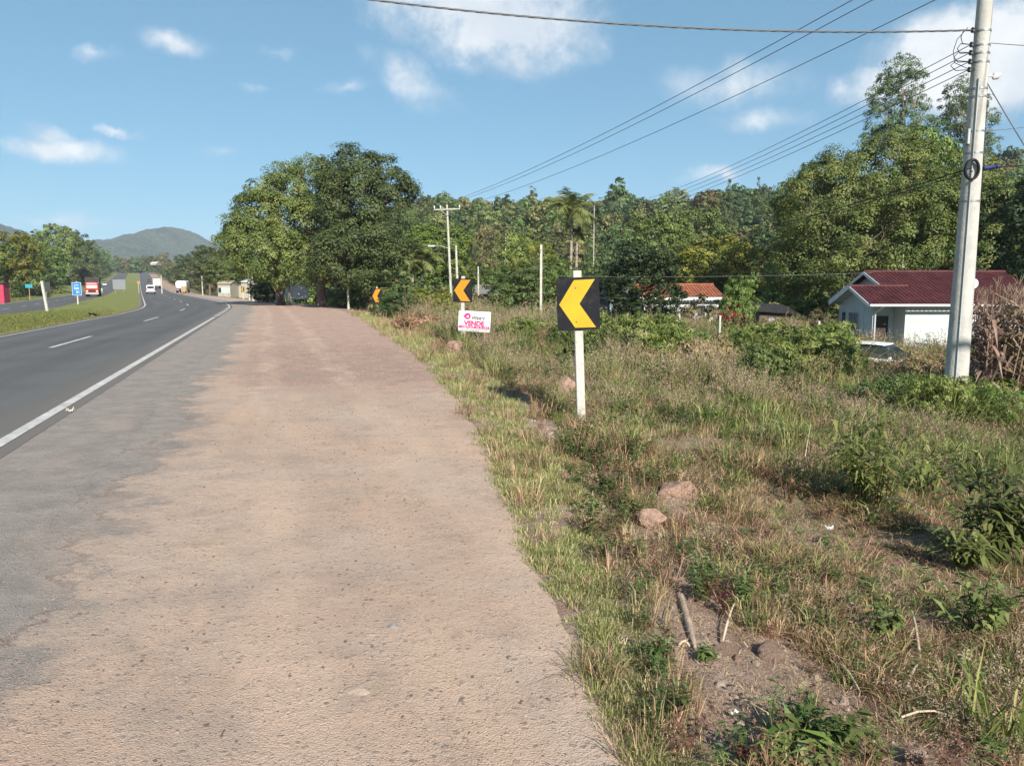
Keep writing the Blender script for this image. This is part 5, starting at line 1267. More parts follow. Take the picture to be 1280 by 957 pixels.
for py in (40, 58, 68, 79, 89):
    z = zpx(py); c = ax(z); q = c + Vector((-prad(z) - .10, -.10, 0)); ins.append(g + q)
    m = MB(); m.tube([c + Vector((-prad(z), -.08, 0)), q], .014, 6); m.tube([q + Vector((0, 0, -.045)), q + Vector((0, 0, -.018)), q, q + Vector((0, 0, .018)), q + Vector((0, 0, .045))], [.035, .045, .03, .045, .035], 10); m.build('insulator', INSUL, e)
m = MB()
for k in range(4):
    a = ins[k] - g; b_ = ins[k + 1] - g; mid = (a + b_) / 2 + Vector((-.28 - .05 * k, -.1, -.03))
    m.tube([a, a.lerp(mid, .6) + Vector((-.05, 0, .06)), mid, b_.lerp(mid, .6) + Vector((-.05, 0, -.06)), b_], .008, 5)
m.tube([ins[0] - g + Vector((-.1, 0, .05)), ins[0] - g + Vector((-.35, -.1, -.2)), ins[2] - g + Vector((-.4, -.1, 0)), ins[4] - g + Vector((-.36, -.1, .1)), ins[4] - g], .007, 5)
m.build('jumper_cable', CABLE_BK, e)
z = zpx(214); cc = ax(z) + Vector((-prad(z) + .04, -prad(z) - .03, 0)); m = MB()
for k in range(9):
    rr = .15 + .012 * (k % 3); yy = -.02 * (k // 3)
    m.tube([cc + Vector((rr * math.cos(a) * .82, yy, rr * math.sin(a) * 1.15)) for a in np.linspace(0, 6.283, 22)], .009, 5, cap=False)
m.build('cable_coil', CABLE_BK, e)
z = zpx(210); c = ax(z) + Vector((prad(z) + .1, -.08, 0)); m = MB(); m.tube([c + Vector((-.1, 0, -.02)), c + Vector((.22, 0, .02))], [.05, .035], 8); m.build('splice_box', pm('splice_blue', (.03, .035, .12), .5, .1), e)
m = MB(); z = zpx(172); m.box((ax(z).x - prad(z) - .02, -.09, z), (.06, .09, .3), bev=.01); m.build('clamp', BAND, e)
z = zpx(96); c = ax(z) + Vector((prad(z) + .14, -.05, 0)); m = MB(); m.tube([ax(z), c], .018, 6); m.tube([c + Vector((-.05, 0, -.05)), c + Vector((0, 0, 0)), c + Vector((.07, 0, .03))], [.03, .075, .045], 10); m.build('photocell', SIGN_WHITE, e)
m = MB(); m.tube([ax(z_) + Vector((-prad(z_) * .55, -prad(z_) * .84 - .012, 0)) for z_ in np.linspace(.1, zpx(100), 12)], .014, 6); m.build('earth_cable', STEELW, e)
m = MB(); m.tube([ax(z_) + Vector((prad(z_) * .9, -prad(z_) * .5, 0)) for z_ in np.linspace(zpx(245), zpx(160), 8)], .012, 6); m.build('drop_cable', CABLE_BK, e)

def pole(name, label, px, pytop, pybase, D, rad, mat, lean=0.0, square=False, cross=False, arm=None):
    p = ground(px, D); top = PX(px, pytop, D); hh = top.z - p.z
    e = empty(name, p, 0, label, 'pole', tilt=(0, lean))
    if square: MB().box((0, 0, hh / 2 - .2), (rad * 2, rad * 1.8, hh + .4), bev=.01).build('shaft', mat, e)
    else: MB().tube([(0, 0, -.4), (0, 0, hh * .5), (0, 0, hh)], [rad * 1.2, rad, rad * .75], 12).build('shaft', mat, e)
    if cross:
        z = hh - .35; MB().box((0, -rad - .05, z), (2.0, .07, .08)).build('crossarm', mat, e)
        m = MB(); m.tube([(-.55, -rad - .05, z), (0, -rad, z - .5)], .03, 5); m.tube([(.55, -rad - .05, z), (0, -rad, z - .5)], .03, 5); m.build('brace', BAND, e)
        for x in (-.98, -.5, .98): MB().tube([(x, -rad - .05, z + .05), (x, -rad - .05, z + .15), (x, -rad - .05, z + .2), (x, -rad - .05, z + .3)], [.02, .07, .05, .06], 8).build('insulator', SIGN_WHITE, e)
    if arm:
        MB().tube([(0, 0, hh * arm[0]), (-.8, -.2, hh * arm[0] + .25), (-1.2, -.25, hh * arm[0] + .22)], .03, 6).build('lamp_arm', BAND, e)
        MB().tube([(-1.1, -.25, hh * arm[0] + .2), (-1.6, -.3, hh * arm[0] + .22)], [.09, .05], 8).build('lamp_head', SIGN_WHITE, e)
    return e
P2 = pole('utility_pole', 'slim pale utility pole with a crossarm behind the orange arrow sign', 565, 256, 405, 61, .10, WOODPOLE, R_(-2.0), cross=True, arm=(.62,))
pole('utility_pole', 'shorter pale pole just right of the crossarm pole', 573, 307, 400, 66, .12, WOODPOLE, R_(-1.5))
pole('utility_pole', 'thin pole right of the orange arrow sign', 598, 333, 392, 70, .09, WOODPOLE)
pole('utility_pole', 'plain white square post standing between two dark trees', 676, 306, 398, 50, .075, POST_WHITE, square=True)
P3 = pole('utility_pole', 'distant pole top peeking out right of the tall palm', 741, 254, 330, 88, .055, CONC)
pole('utility_pole', 'bare pole among the small arrow signs at the lay-by end', 318, 336, 375, 92, .17, WOODPOLE)
pole('utility_pole', 'second bare pole close left of the bare pole at the lay-by end', 313, 338, 372, 98, .10, WOODPOLE)
pole('utility_pole', 'thin grey pole in the shade below the dark roadside crown', 436, 340, 380, 64, .09, WOODPOLE)
pole('utility_pole', 'grey pole in front of the white hoarding', 363, 342, 379, 73, .1, WOODPOLE)
pole('utility_pole', 'pale pole sticking up behind the red-roofed house ridge', 1124, 318, 345, 52, .06, WOODPOLE)
pole('utility_pole', 'thin pole near the far village house, left one', 255, 345, 368, 170, .12, WOODPOLE)
pole('utility_pole', 'thin pole near the far village house, right one', 276, 340, 362, 165, .12, WOODPOLE)
pole('utility_pole', 'pale pole beside the far road above the white tank truck', 204.5, 344, 366, 190, .14, WOODPOLE)
pole('utility_pole', 'tiny pale pole on the hillside between brown trees', 632, 292, 303, 150, .14, WOODPOLE)
# pole outside the picture that carries the three overhead wires
P0 = Vector((14.8, 2.0, 0)); P0.z = h1(P0.x, P0.y)
e = empty('utility_pole', P0, 0, 'concrete crossarm pole beside the lot, right of the camera', 'utility pole')
MB().tube([(0, 0, -.5), (0, 0, 9.9 - P0.z)], [.2, .12], 16).build('shaft', CONC, e); MB().box((0, -.2, 9.55 - P0.z), (2.1, .1, .11)).build('crossarm', WOODPOLE, e)
def wire(name, label, a, b_, sag, rad, mat, n=24, group=None, twist=False):
    a = Vector(a); b_ = Vector(b_); pts = []
    for i in range(n + 1):
        f = i / n; p = a.lerp(b_, f); p.z -= 4 * sag * f * (1 - f); pts.append(p - a)
    m = MB()
    if twist:
        N = 260
        for ph in (0, 2.1, 4.2):
            q = []
            for i in range(N + 1):
                f = i / N; p = a.lerp(b_, f); p.z -= 4 * sag * f * (1 - f); an = f * 2 * math.pi * 34 + ph
                q.append(p - a + Vector((0, math.cos(an), math.sin(an))) * rad * 1.1)
            m.tube(q, rad, 4)
    else: m.tube(pts, rad, 5)
    o = m.build(name, mat); o.location = a; return tag(o, label, 'cable', group)
cz = P2.location + Vector((-.3, 0, PX(565, 262, 61).z - P2.location.z + .15))
for k, (x, nm) in enumerate(((-.98, 'left'), (-.5, 'middle'), (.98, 'right'))):
    wire('power_line', f'{nm} wire of the three steep lines from the crossarm pole to the sky', cz + Vector((x, 0, .1)), (P0.x + x * 1.0, P0.y, 9.75), 1.0, .011, CABLE, group='three steep power wires')
t3 = PX(741, 256, 88)
for k, nm in enumerate(('topmost', 'second', 'third', 'lowest')):
    wire('power_line', f'{nm} of the four parallel wires running from the concrete pole past the tall palm', ins[k + 1] + Vector((-.02, 0, 0)), t3 + Vector((0, 0, -.3 * k)), 1.1, .0085, CABLE, group='four wires on the concrete pole')
wire('power_line', 'twisted overhead cable crossing the sky to the concrete pole top', ins[0], (-15.5, 13.0, 8.95), .98, .010, CABLE, twist=True)
wire('power_line', 'thin wire leaving the concrete pole top to the right', POLE1 + ax(zpx(53)), PX(1500, 51, 15.0), .1, .008, CABLE)
wire('guy_wire', 'steel guy wire slanting down right from the concrete pole', POLE1 + ax(zpx(88)), PX(1330, 262, 14.4), .02, .012, CABLE)
wire('power_line', 'thin wire leaving the concrete pole to the right below the guy wire fixing', POLE1 + ax(zpx(165)), PX(1500, 105, 26), .25, .007, CABLE)
wire('telephone_line', 'black telephone cable sagging left from the cable coil', POLE1 + ax(zpx(212)) + Vector((-.15, -.2, 0)), PX(676, 312, 50), .9, .012, CABLE_BK)
wire('telephone_line', 'second black cable under the telephone cable, left of the concrete pole', POLE1 + ax(zpx(216)) + Vector((-.1, -.2, 0)), PX(741, 290, 88), 1.6, .010, CABLE_BK)
wire('telephone_line', 'black cable running right from the splice on the concrete pole', POLE1 + ax(zpx(210)) + Vector((.3, -.1, 0)), PX(1450, 165, 22), .2, .013, CABLE_BK)
wire('service_wire', 'thin pale wire strung low across the trees above the orange roof', PX(700, 345, 50), PX(1090, 341, 44), .12, .005, STEELW)
wire('service_wire', 'thin dark wire crossing low behind the orange arrow sign', PX(560, 341, 61), PX(676, 335, 50), .3, .010, CABLE_BK)

# lot fence posts
for (px, pb, D, lab) in ((849, 396, 33, 'left white fence post below the orange-roofed house'), (900, 397, 34, 'right white fence post below the orange-roofed house'), (1024, 404, 33, 'short white fence post left of the red-roofed house'),
                     (622, 394, 47, 'left of two small white posts behind the sale board'), (630.5, 394, 47, 'right of two small white posts behind the sale board')):
    g = ground(px, D); top = PX(px, pb, D).z; o = MB().box((0, 0, (top - g.z) / 2), (.085, .085, top - g.z + .2), bev=.01).build('fence_post', POST_WHITE); o.location = g; tag(o, lab, 'post', 'white posts along the back of the lot')

# ================================================================== HOUSES
WALL_BLUE = pm('wall_pale_blue', (.50, .56, .60), .85, .07, 1.2, .1, 40.0); WALL_WHITE = pm('wall_white', (.50, .515, .51), .85, .07, 1.0, .1, 30.0, dirt=(.42, .39, .34), dirt_amt=.45)
ROOF_RED = pm('roof_maroon', (.075, .020, .021), .55, .3, 1.5, dirt=(.13, .07, .06), dirt_amt=.35); TRIM = pm('trim_white', (.72, .72, .71), .6, .06); GLASS = pm('window_dark', (.025, .03, .035), .12, .2); FRAME = pm('frame_grey', (.45, .47, .48), .5, .08); CURTAIN = pm('window_curtained', (.16, .20, .23), .15, .5, 6.0)
DOORM = pm('door_dark', (.05, .04, .035), .5, .2)
def rib_slope(mb, a, b_, c, d, n, amp=.045, mi=0):
    """corrugated slope: a,b = eave left,right; c,d = ridge right,left; n ribs running eave to ridge, in three tile courses"""
    a, b_, c, d = map(Vector, (a, b_, c, d)); nrm = (b_ - a).cross(d - a).normalized()
    if nrm.z < 0: nrm = -nrm
    prof = []
    for i in range(n):
        for f, hh in ((0, 0), (.30, 0), (.42, .75), (.55, 1), (.68, .75), (.80, 0)): prof.append(((i + f) / n, hh))
    prof.append((1, 0)); R = 8; V = []
    for r in range(R):
        for lo in (0, 1):
            g_ = (r + lo) / R; off = (.018 if lo == 0 else 0.0)
            for f, hh in prof: V.append(tuple(a.lerp(b_, f).lerp(d.lerp(c, f), g_) + nrm * (hh * amp + off)))
    m_ = len(prof); Fc = []
    for r in range(2 * R - 1):
        for i in range(m_ - 1): Fc.append((r * m_ + i, r * m_ + i + 1, (r + 1) * m_ + i + 1, (r + 1) * m_ + i))
    mb.add(V, Fc, mi, False)
def house_red():
    hx, hy = 18.5, 40.0; zb = h1(24, 44) - .1; ez = .73
    o = Vector((hx, hy, zb)); e = empty('house', o, 0, 'pale house with a ribbed maroon metal roof behind the concrete pole', 'house')
    E = ez - zb; tn = .37
    # local: x to the right, y away; eave line at y=0
    wx0, wx1, wy0, wy1 = 2.2, 9.4, .55, 8.8
    wt = E - .05
    def gable_box(x0, x1, y0, y1, yr, hr, base, nm, mat):
        """box with gabled top running along x"""
        m = MB(); V = []
        for x in (x0, x1): V += [(x, y0, base), (x, y1, base), (x, y1, hr(y1)), (x, yr, hr(yr)), (x, y0, hr(y0))]
        m.add(V, [(0, 1, 2, 3, 4), (9, 8, 7, 6, 5), (0, 4, 9, 5), (1, 6, 7, 2), (0, 5, 6, 1)]); return m.build(nm, mat, e)
    hr = lambda y: E + .37 * min(y, 9.4 - y) - .12
    gable_box(wx0, wx1, wy0, wy1, 4.7, hr, -.4, 'wall', WALL_WHITE)
    hp = lambda y: E + .37 * min(y, 5.0 - y) - .12
    m = MB(); x0 = .55; y0, y1 = 1.75, 4.5
    V = []
    for x in (x0, wx0 - .005): V += [(x, y0, -.4), (x, y1, -.4), (x, y1, hp(y1)), (x, 2.5, hp(2.5)), (x, y0, hp(y0))]
    m.add(V, [(0, 1, 2, 3, 4), (0, 4, 9, 5), (1, 6, 7, 2), (0, 5, 6, 1)]); m.build('porch_wall', WALL_BLUE, e)
    MB().prism([(0, -.4), (0, hp(.7)), (.14, hp(.7)), (.14, -.4)], 0, .14).build('porch_pillar', WALL_WHITE, e).location = (.52, .62, 0)
    MB().box((x0 + .07, 1.25, (hp(1.2) - .4) / 2), (.12, .95, hp(1.2) + .3)).build('porch_side', WALL_BLUE, e)
    # roofs
    m = MB(); rr = 9.4; rz_ = E + .37 * 4.7
    rib_slope(m, (1.75, 0, E), (9.9, 0, E), (9.9, 4.7, rz_), (1.75, 4.7, rz_), 35)
    rib_slope(m, (9.9, 9.4, E), (1.75, 9.4, E), (1.75, 4.7, rz_), (9.9, 4.7, rz_), 35)
    roof = m.build('roof', ROOF_RED, e)
    m = MB(); pz = E + .37 * 2.5
    rib_slope(m, (0, 0, E), (1.745, 0, E), (1.745, 2.5, pz), (0, 2.5, pz), 8); rib_slope(m, (2.3, 5.0, E), (0, 5.0, E), (0, 2.5, pz), (2.3, 2.5, pz), 10)
    m.build('porch_roof', ROOF_RED, e)
    MB().tube([(1.75, 4.7, rz_ + .02), (9.9, 4.7, rz_ + .02)], .1, 8).build('ridge_cap', ROOF_RED, roof)
    MB().tube([(0, 2.5, pz + .02), (3.2, 2.5, pz + .02)], .09, 8).build('ridge_cap', ROOF_RED, roof)
    for nm, (a, b_) in (('fascia', ((-.02, 0, E - .06), (-.02, 2.5, pz - .06))), ('fascia', ((-.02, 2.5, pz - .06), (-.02, 5.0, E - .06))), ('fascia', ((1.73, 2.6, pz + .0), (1.73, 4.7, rz_ - .06))), ('fascia', ((1.73, 4.7, rz_ - .06), (1.73, 9.4, E - .06)))):
        a = Vector(a); b_ = Vector(b_); m = MB(); up = Vector((0, 0, .09)); th = Vector((.03, 0, 0))
        V = [a - up, b_ - up, b_ + up, a + up, a - up + th, b_ - up + th, b_ + up + th, a + up + th]; m.add(V, [(0, 1, 2, 3), (7, 6, 5, 4), (0, 4, 5, 1), (3, 2, 6, 7)]); m.build(nm, TRIM, e)
    # soffits
    m = MB(); m.add([(.02, .05, E - .10), (2.2, .05, E - .10), (2.2, 2.4, pz - .16), (.02, 2.4, pz - .16)], [(0, 1, 2, 3)]); m.add([(.02, 4.95, E - .10), (2.2, 4.95, E - .10), (2.2, 2.4, pz - .16), (.02, 2.4, pz - .16)], [(3, 2, 1, 0)]); m.build('soffit', WALL_BLUE, e)
    MB().box((4.96, -.07, E - .05), (9.9, .13, .12), bev=.02).build('gutter', TRIM, e)
    MB().tube([(.75, -.06, E - .1), (.75, .35, E - .3), (.62, .56, E - .45), (.62, .56, -.3)], .05, 8).build('downpipe', TRIM, e)
    # openings
    d = MB().box((1.45, 1.72, 1.0), (.85, .08, 2.1)).build('door', DOORM, e); MB().tube([(1.75, 1.64, 1.0), (1.75, 1.64, 1.15)], .015, 6).build('handle', STEEL, d)
    w = empty('x', (0, 0, 0)) if False else None
    wn = MB().box((x0 - .01, 2.9, 1.65), (.05, 1.25, 1.25)).build('window', FRAME, e)
    for q in (-.3, .3): MB().box((x0 - .045, 2.9 + q, 1.65), (.03, .5, 1.08)).build('pane', CURTAIN, wn)
    MB().box((x0 - .06, 2.9, .98), (.14, 1.4, .06)).build('sill', TRIM, wn)
    wn = MB().box((x0 - .01, 4.15, 1.75), (.05, .5, 1.0)).build('window', FRAME, e); MB().box((x0 - .045, 4.15, 1.75), (.03, .38, .85)).build('pane', GLASS, wn)
    # antenna dish on the roof by the pole
    m = MB(); n = 14; V = [(0, 0, 0)]
    for r_, y_ in ((.15, -.03), (.28, -.10)): V += [(r_ * math.cos(2 * math.pi * k / n), y_, r_ * math.sin(2 * math.pi * k / n)) for k in range(n)]
    Fc = [(0, 1 + (k + 1) % n, 1 + k) for k in range(n)] + [(1 + k, 1 + (k + 1) % n, 1 + n + (k + 1) % n, 1 + n + k) for k in range(n)]
    m.add(V, Fc, 0, True); m.tube([(0, .02, 0), (0, .25, -.45)], .025, 6); dd = m.build('dish', TRIM, e); dd.location = (6.35, 1.8, E + .37 * 1.8 + .42)
    return e
house_red()
ROOF_OR = pm('roof_clay', (.30, .105, .055), .85, .4, 2.5, dirt=(.12, .07, .05), dirt_amt=.75)
def house_orange():
    D = 55; zb = ground(860, D).z - .1; a = PX(800, 371, D); b_ = PX(906, 371, D); ez = a.z - zb; rz_ = PX(850, 356, D + 3.2).z - zb
    e = empty('house', (a.x, D, zb), 0, 'low white house with an orange clay tile roof among the bushes', 'house'); W = b_.x - a.x
    m = MB(); V = []
    for x in (.3, W - .3): V += [(x, .5, -.3), (x, 5.9, -.3), (x, 5.9, ez - .05), (x, 3.2, rz_ - .15), (x, .5, ez - .05)]
    m.add(V, [(0, 1, 2, 3, 4), (9, 8, 7, 6, 5), (0, 4, 9, 5), (1, 6, 7, 2), (0, 5, 6, 1)]); m.build('wall', WALL_WHITE, e)
    m = MB(); rib_slope(m, (0, 0, ez), (W, 0, ez), (W, 3.2, rz_), (0, 3.2, rz_), 26, .05); rib_slope(m, (W, 6.4, ez), (0, 6.4, ez), (0, 3.2, rz_), (W, 3.2, rz_), 26, .05); r = m.build('roof', ROOF_OR, e)
    MB().tube([(0, 3.2, rz_ + .02), (W, 3.2, rz_ + .02)], .1, 8).build('ridge_cap', ROOF_OR, r)
    MB().box((W / 2, .02, ez - .12), (W, .05, .2)).build('fascia', TRIM, e)
    for x, w_, h_, z_ in ((W * .80, 1.3, .9, ez - 1.0), (W * .35, 1.0, .9, ez - 1.1)):
        wn = MB().box((x, .49, z_), (w_, .06, h_)).build('window', FRAME, e)
        for q in (-.25, .25): MB().box((x + q * w_, .45, z_), (w_ * .42, .03, h_ - .14)).build('pane', GLASS, wn)
house_orange()
SHEET_GREY = pm('roof_fibre_cement', (.30, .28, .26), .9, .25, 3.0); PLANK = pm('old_planks', (.12, .095, .075), .9, .35, 4.0)
def shed(name, label, pxl, pxr, pye, pyr, D, dep, wall, roofm, n=16, slope_back=True):
    zb = ground((pxl + pxr) / 2, D).z - .1; a = PX(pxl, pye, D); b_ = PX(pxr, pye, D); W = b_.x - a.x; ez = a.z - zb; rz_ = PX(pxl, pyr, D + dep).z - zb
    e = empty(name, (a.x, D, zb), 0, label, 'shed')
    m = MB(); V = [(.2, .3, -.2), (W - .2, .3, -.2), (W - .2, dep - .2, -.2), (.2, dep - .2, -.2), (.2, .3, ez - .05), (W - .2, .3, ez - .05), (W - .2, dep - .2, rz_ - .06), (.2, dep - .2, rz_ - .06)]
    m.add(V, [(0, 1, 5, 4), (1, 2, 6, 5), (2, 3, 7, 6), (3, 0, 4, 7)]); m.build('wall', wall, e)
    m = MB(); rib_slope(m, (0, 0, ez), (W, 0, ez), (W, dep, rz_), (0, dep, rz_), n, .04); m.build('roof', roofm, e)
    return e, W, ez
e, W, ez = shed('shed', 'tumbledown dark shed with a sloping roof left of the red-roofed house', 945, 1000, 390, 377, 46, 3.5, PLANK, pm('roof_black_sheet', (.06, .055, .05), .85, .3))
e.rotation_euler = (0, R_(4), 0); MB().box((W * .45, .24, ez * .45), (.9, .08, ez * .8)).build('door', WALL_BLUE, e)
e, W, ez = shed('shed', 'grey corrugated roof shed just right of the orange arrow sign', 592, 624, 368, 356, 74, 3.5, PLANK, pm('roof_grey_sheet', (.22, .215, .20), .75, .15, 2.0), 22)
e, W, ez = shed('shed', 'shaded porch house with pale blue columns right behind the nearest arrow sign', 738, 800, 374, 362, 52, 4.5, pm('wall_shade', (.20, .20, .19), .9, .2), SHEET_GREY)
for f in (.12, .42): MB().box((W * f, .05, ez / 2), (.18, .18, ez)).build('column', pm('column_blue', (.42, .52, .58), .8, .1), e)
# far village house, kiosk, white roof on the slope
def small_house(name, label, pxl, pxr, pye, pyr, D, dep, wall, roofm, cat='house', rz=0.0, zb=None):
    a = PX(pxl, pye, D); b_ = PX(pxr, pye, D); W = b_.x - a.x; zb = h1(a.x, D) if zb is None else zb; ez = a.z - zb; rz_ = max(PX(pxl, pyr, D + dep / 2).z - zb, ez + .15)
    e = empty(name, (a.x, D, zb), rz, label, cat)
    m = MB(); V = []
    for x in (.2, W - .2): V += [(x, .3, -.3), (x, dep - .3, -.3), (x, dep - .3, ez - .04), (x, dep / 2, rz_ - .08), (x, .3, ez - .04)]
    m.add(V, [(0, 1, 2, 3, 4), (9, 8, 7, 6, 5), (0, 4, 9, 5), (1, 6, 7, 2), (0, 5, 6, 1)]); m.build('wall', wall, e)
    m = MB(); rib_slope(m, (0, 0, ez), (W, 0, ez), (W, dep / 2, rz_), (0, dep / 2, rz_), 12, .05); rib_slope(m, (W, dep, ez), (0, dep, ez), (0, dep / 2, rz_), (W, dep / 2, rz_), 12, .05); m.build('roof', roofm, e)
    return e, W, ez
e, W, ez = small_house('house', 'small cream village house right of the far road', 270, 288, 355, 350, 160, 6, pm('wall_cream', (.36, .32, .26), .85, .1), pm('roof_pale_brown', (.40, .33, .27), .85, .2))
for f in (.25, .7): MB().box((W * f, .27, ez * .5), (.8, .06, .9)).build('window', GLASS, e)
e, W, ez = small_house('house', 'long pale roof behind the cream village house', 288, 310, 353, 348.5, 165, 7, pm('wall_cream', (.62, .56, .46)), pm('roof_pale', (.55, .54, .51), .8, .1))
e, W, ez = small_house('house', 'tiny white-roofed building on the far wooded slope', 187, 195, 329, 327.5, 520, 8, pm('wall_cream', (.62, .56, .46)), pm('roof_white', (.8, .8, .78), .6, .05), zb=16.2)
KIOSK = pm('kiosk_pink', (.42, .05, .09), .6, .1)
p = at(4, 380); e = empty('kiosk', p, R_(14), 'pinkish red kiosk cut off by the left picture edge', 'kiosk'); kk = p.y / FPX
W = 20 * kk; hh = 25 * kk
MB().box((-W * .42, 1.0, hh / 2 - .2), (W, 2.0, hh + .4)).build('wall', KIOSK, e)
m = MB(); m.prism([(-W * 1.0, hh + .2), (W * .14, hh + .0), (W * .14, hh + .1), (-W * 1.0, hh + .32)], -.3, 2.3); m.build('roof', pm('kiosk_roof', (.06, .045, .045), .8, .2), e)
MB().box((-W * .25, -.03, hh * .55), (W * .22, .06, hh * .35)).build('hatch', pm('kiosk_dark', (.12, .02, .03), .7, .1), e)

# ================================================================== VEHICLES
TYRE = pm('tyre', (.018, .018, .018), .9, .1); RIM = pm('rim', (.35, .35, .36), .4, .1, metal=.7); LAMP_R = pm('tail_lamp', (.35, .01, .01), .3, .05); LAMP_W = pm('head_lamp', (.75, .75, .72), .2, .05); CARGLASS = pm('vehicle_glass', (.02, .024, .028), .08, .1); PLASTIC = pm('bumper_black', (.03, .03, .03), .6, .1)
def wheel(parent, x, y, r, w):
    t = MB().tube([(x - w / 2, y, r), (x - w / 2 + .03, y, r), (x + w / 2 - .03, y, r), (x + w / 2, y, r)], [r * .92, r, r, r * .92], 18).build('wheel', TYRE, parent)
    MB().tube([(x - w / 2 - .008, y, r), (x + w / 2 + .008, y, r)], r * .58, 12).build('rim', RIM, t)
def loft(sections, mi=0):
    """sections: list of (y, [(x,z)...]) same count -> closed skin"""
    m = MB(); n = len(sections[0][1]); V = [(x, y, z) for y, pr in sections for x, z in pr]; Fc = []
    for i in range(len(sections) - 1):
        for k in range(n): j = (k + 1) % n; Fc.append((i * n + k, i * n + j, (i + 1) * n + j, (i + 1) * n + k))
    Fc += [tuple(range(n - 1, -1, -1)), tuple(range((len(sections) - 1) * n, len(sections) * n))]
    m.add(V, Fc, mi); return m
def sec(w, z0, z1, r=.12, wt=None):
    wt = w if wt is None else wt
    return [(-w / 2 + r, z0), (w / 2 - r, z0), (w / 2, z0 + r), (wt / 2, z1 - r), (wt / 2 - r, z1), (-wt / 2 + r, z1), (-wt / 2, z1 - r), (-w / 2, z0 + r)]
def road_heading(s): return float(np.interp(s, CUR[:, 2], CUR[:, 3]))
def on_road(s, t):
    x, y = xy_of([s], [t]); return Vector((float(x[0]), float(y[0]), float(surf([s], [t])[0]) + .004)), road_heading(s)
VANW = pm('paint_white', (.78, .78, .77), .35, .04)
# white van seen from behind (local +y is forward)
def van(label, s, t):
    p, ph = on_road(s, t); e = empty('van', p, ph, label, 'van')
    b_ = loft([(-2.2, sec(1.86, .35, 2.05, .12, 1.7)), (-2.1, sec(1.95, .32, 2.15, .15, 1.75)), (.9, sec(1.95, .32, 2.15, .15, 1.75)), (1.6, sec(1.95, .32, 1.25, .15, 1.8)), (2.3, sec(1.8, .4, 1.05, .15, 1.6))]).build('body', VANW, e)
    MB().box((0, -2.19, 1.6), (1.45, .06, .55)).build('rear_window', CARGLASS, e); MB().box((0, -2.24, .5), (1.85, .16, .25), bev=.03).build('bumper', PLASTIC, e)
    for sx in (-1, 1): MB().box((sx * .84, -2.2, 1.15), (.13, .08, .55)).build('tail_lamp', LAMP_R, e)
    MB().box((0, 1.3, 1.75), (1.55, .75, .45)).build('windscreen', CARGLASS, e)
    for sx in (-1, 1):
        for yy in (-1.35, 1.4): wheel(e, sx * .86, yy, .34, .22)
    return e
van('white van driving away in the right lane of the near carriageway', 205, -5.4)
# red truck coming towards the camera (local -y is forward)
def red_truck():
    s = 182; p, ph = on_road(s, -16.5); e = empty('truck', p, ph, 'red cab truck with a dark covered load coming down the opposite carriageway', 'truck')
    RED = pm('paint_red', (.50, .045, .025), .35, .1); TARP = pm('tarpaulin_dark', (.055, .05, .045), .85, .25, 1.5)
    loft([(-3.9, sec(2.3, .75, 1.75, .15, 2.2)), (-3.75, sec(2.4, .6, 2.2, .18, 2.25)), (-3.45, sec(2.4, .6, 2.85, .2, 2.15)), (-1.9, sec(2.4, .6, 2.9, .2, 2.15))]).build('cab', RED, e)
    m = MB(); m.add([(-.98, -3.80, 2.0), (.98, -3.80, 2.0), (.9, -3.53, 2.7), (-.9, -3.53, 2.7)], [(0, 1, 2, 3)]); m.add([(-.98, -3.74, 2.0), (.98, -3.74, 2.0), (.9, -3.47, 2.7), (-.9, -3.47, 2.7)], [(3, 2, 1, 0)]); m.build('windscreen', pm('screen_glint', (.30, .33, .36), .08, .1), e)
    MB().box((0, -3.93, 1.2), (1.3, .08, .5)).build('grille', PLASTIC, e); MB().box((0, -3.98, .62), (2.4, .2, .3), bev=.04).build('bumper', pm('bumper_pale', (.40, .38, .36), .5, .1), e)
    for sx in (-1, 1):
        MB().box((sx * .9, -3.94, 1.1), (.3, .08, .25)).build('headlight', LAMP_W, e); MB().box((sx * 1.35, -3.5, 2.1), (.18, .1, .45)).build('mirror', PLASTIC, e)
    MB().box((0, 1.6, .85), (1.0, 7.2, .25)).build('chassis', PLASTIC, e)
    loft([(-1.75, sec(2.55, 1.05, 3.85, .08)), (-1.7, sec(2.6, 1.0, 3.95, .12)), (5.2, sec(2.6, 1.0, 3.95, .12))]).build('covered_load', TARP, e)
    for z in (1.6, 2.2, 2.8): MB().box((0, -1.77, z), (2.58, .03, .06)).build('slat', BAND, e)
    for sx in (-1, 1):
        wheel(e, sx * 1.08, -2.9, .5, .3); wheel(e, sx * 1.02, 3.0, .5, .5); wheel(e, sx * 1.02, 4.2, .5, .5)
red_truck()
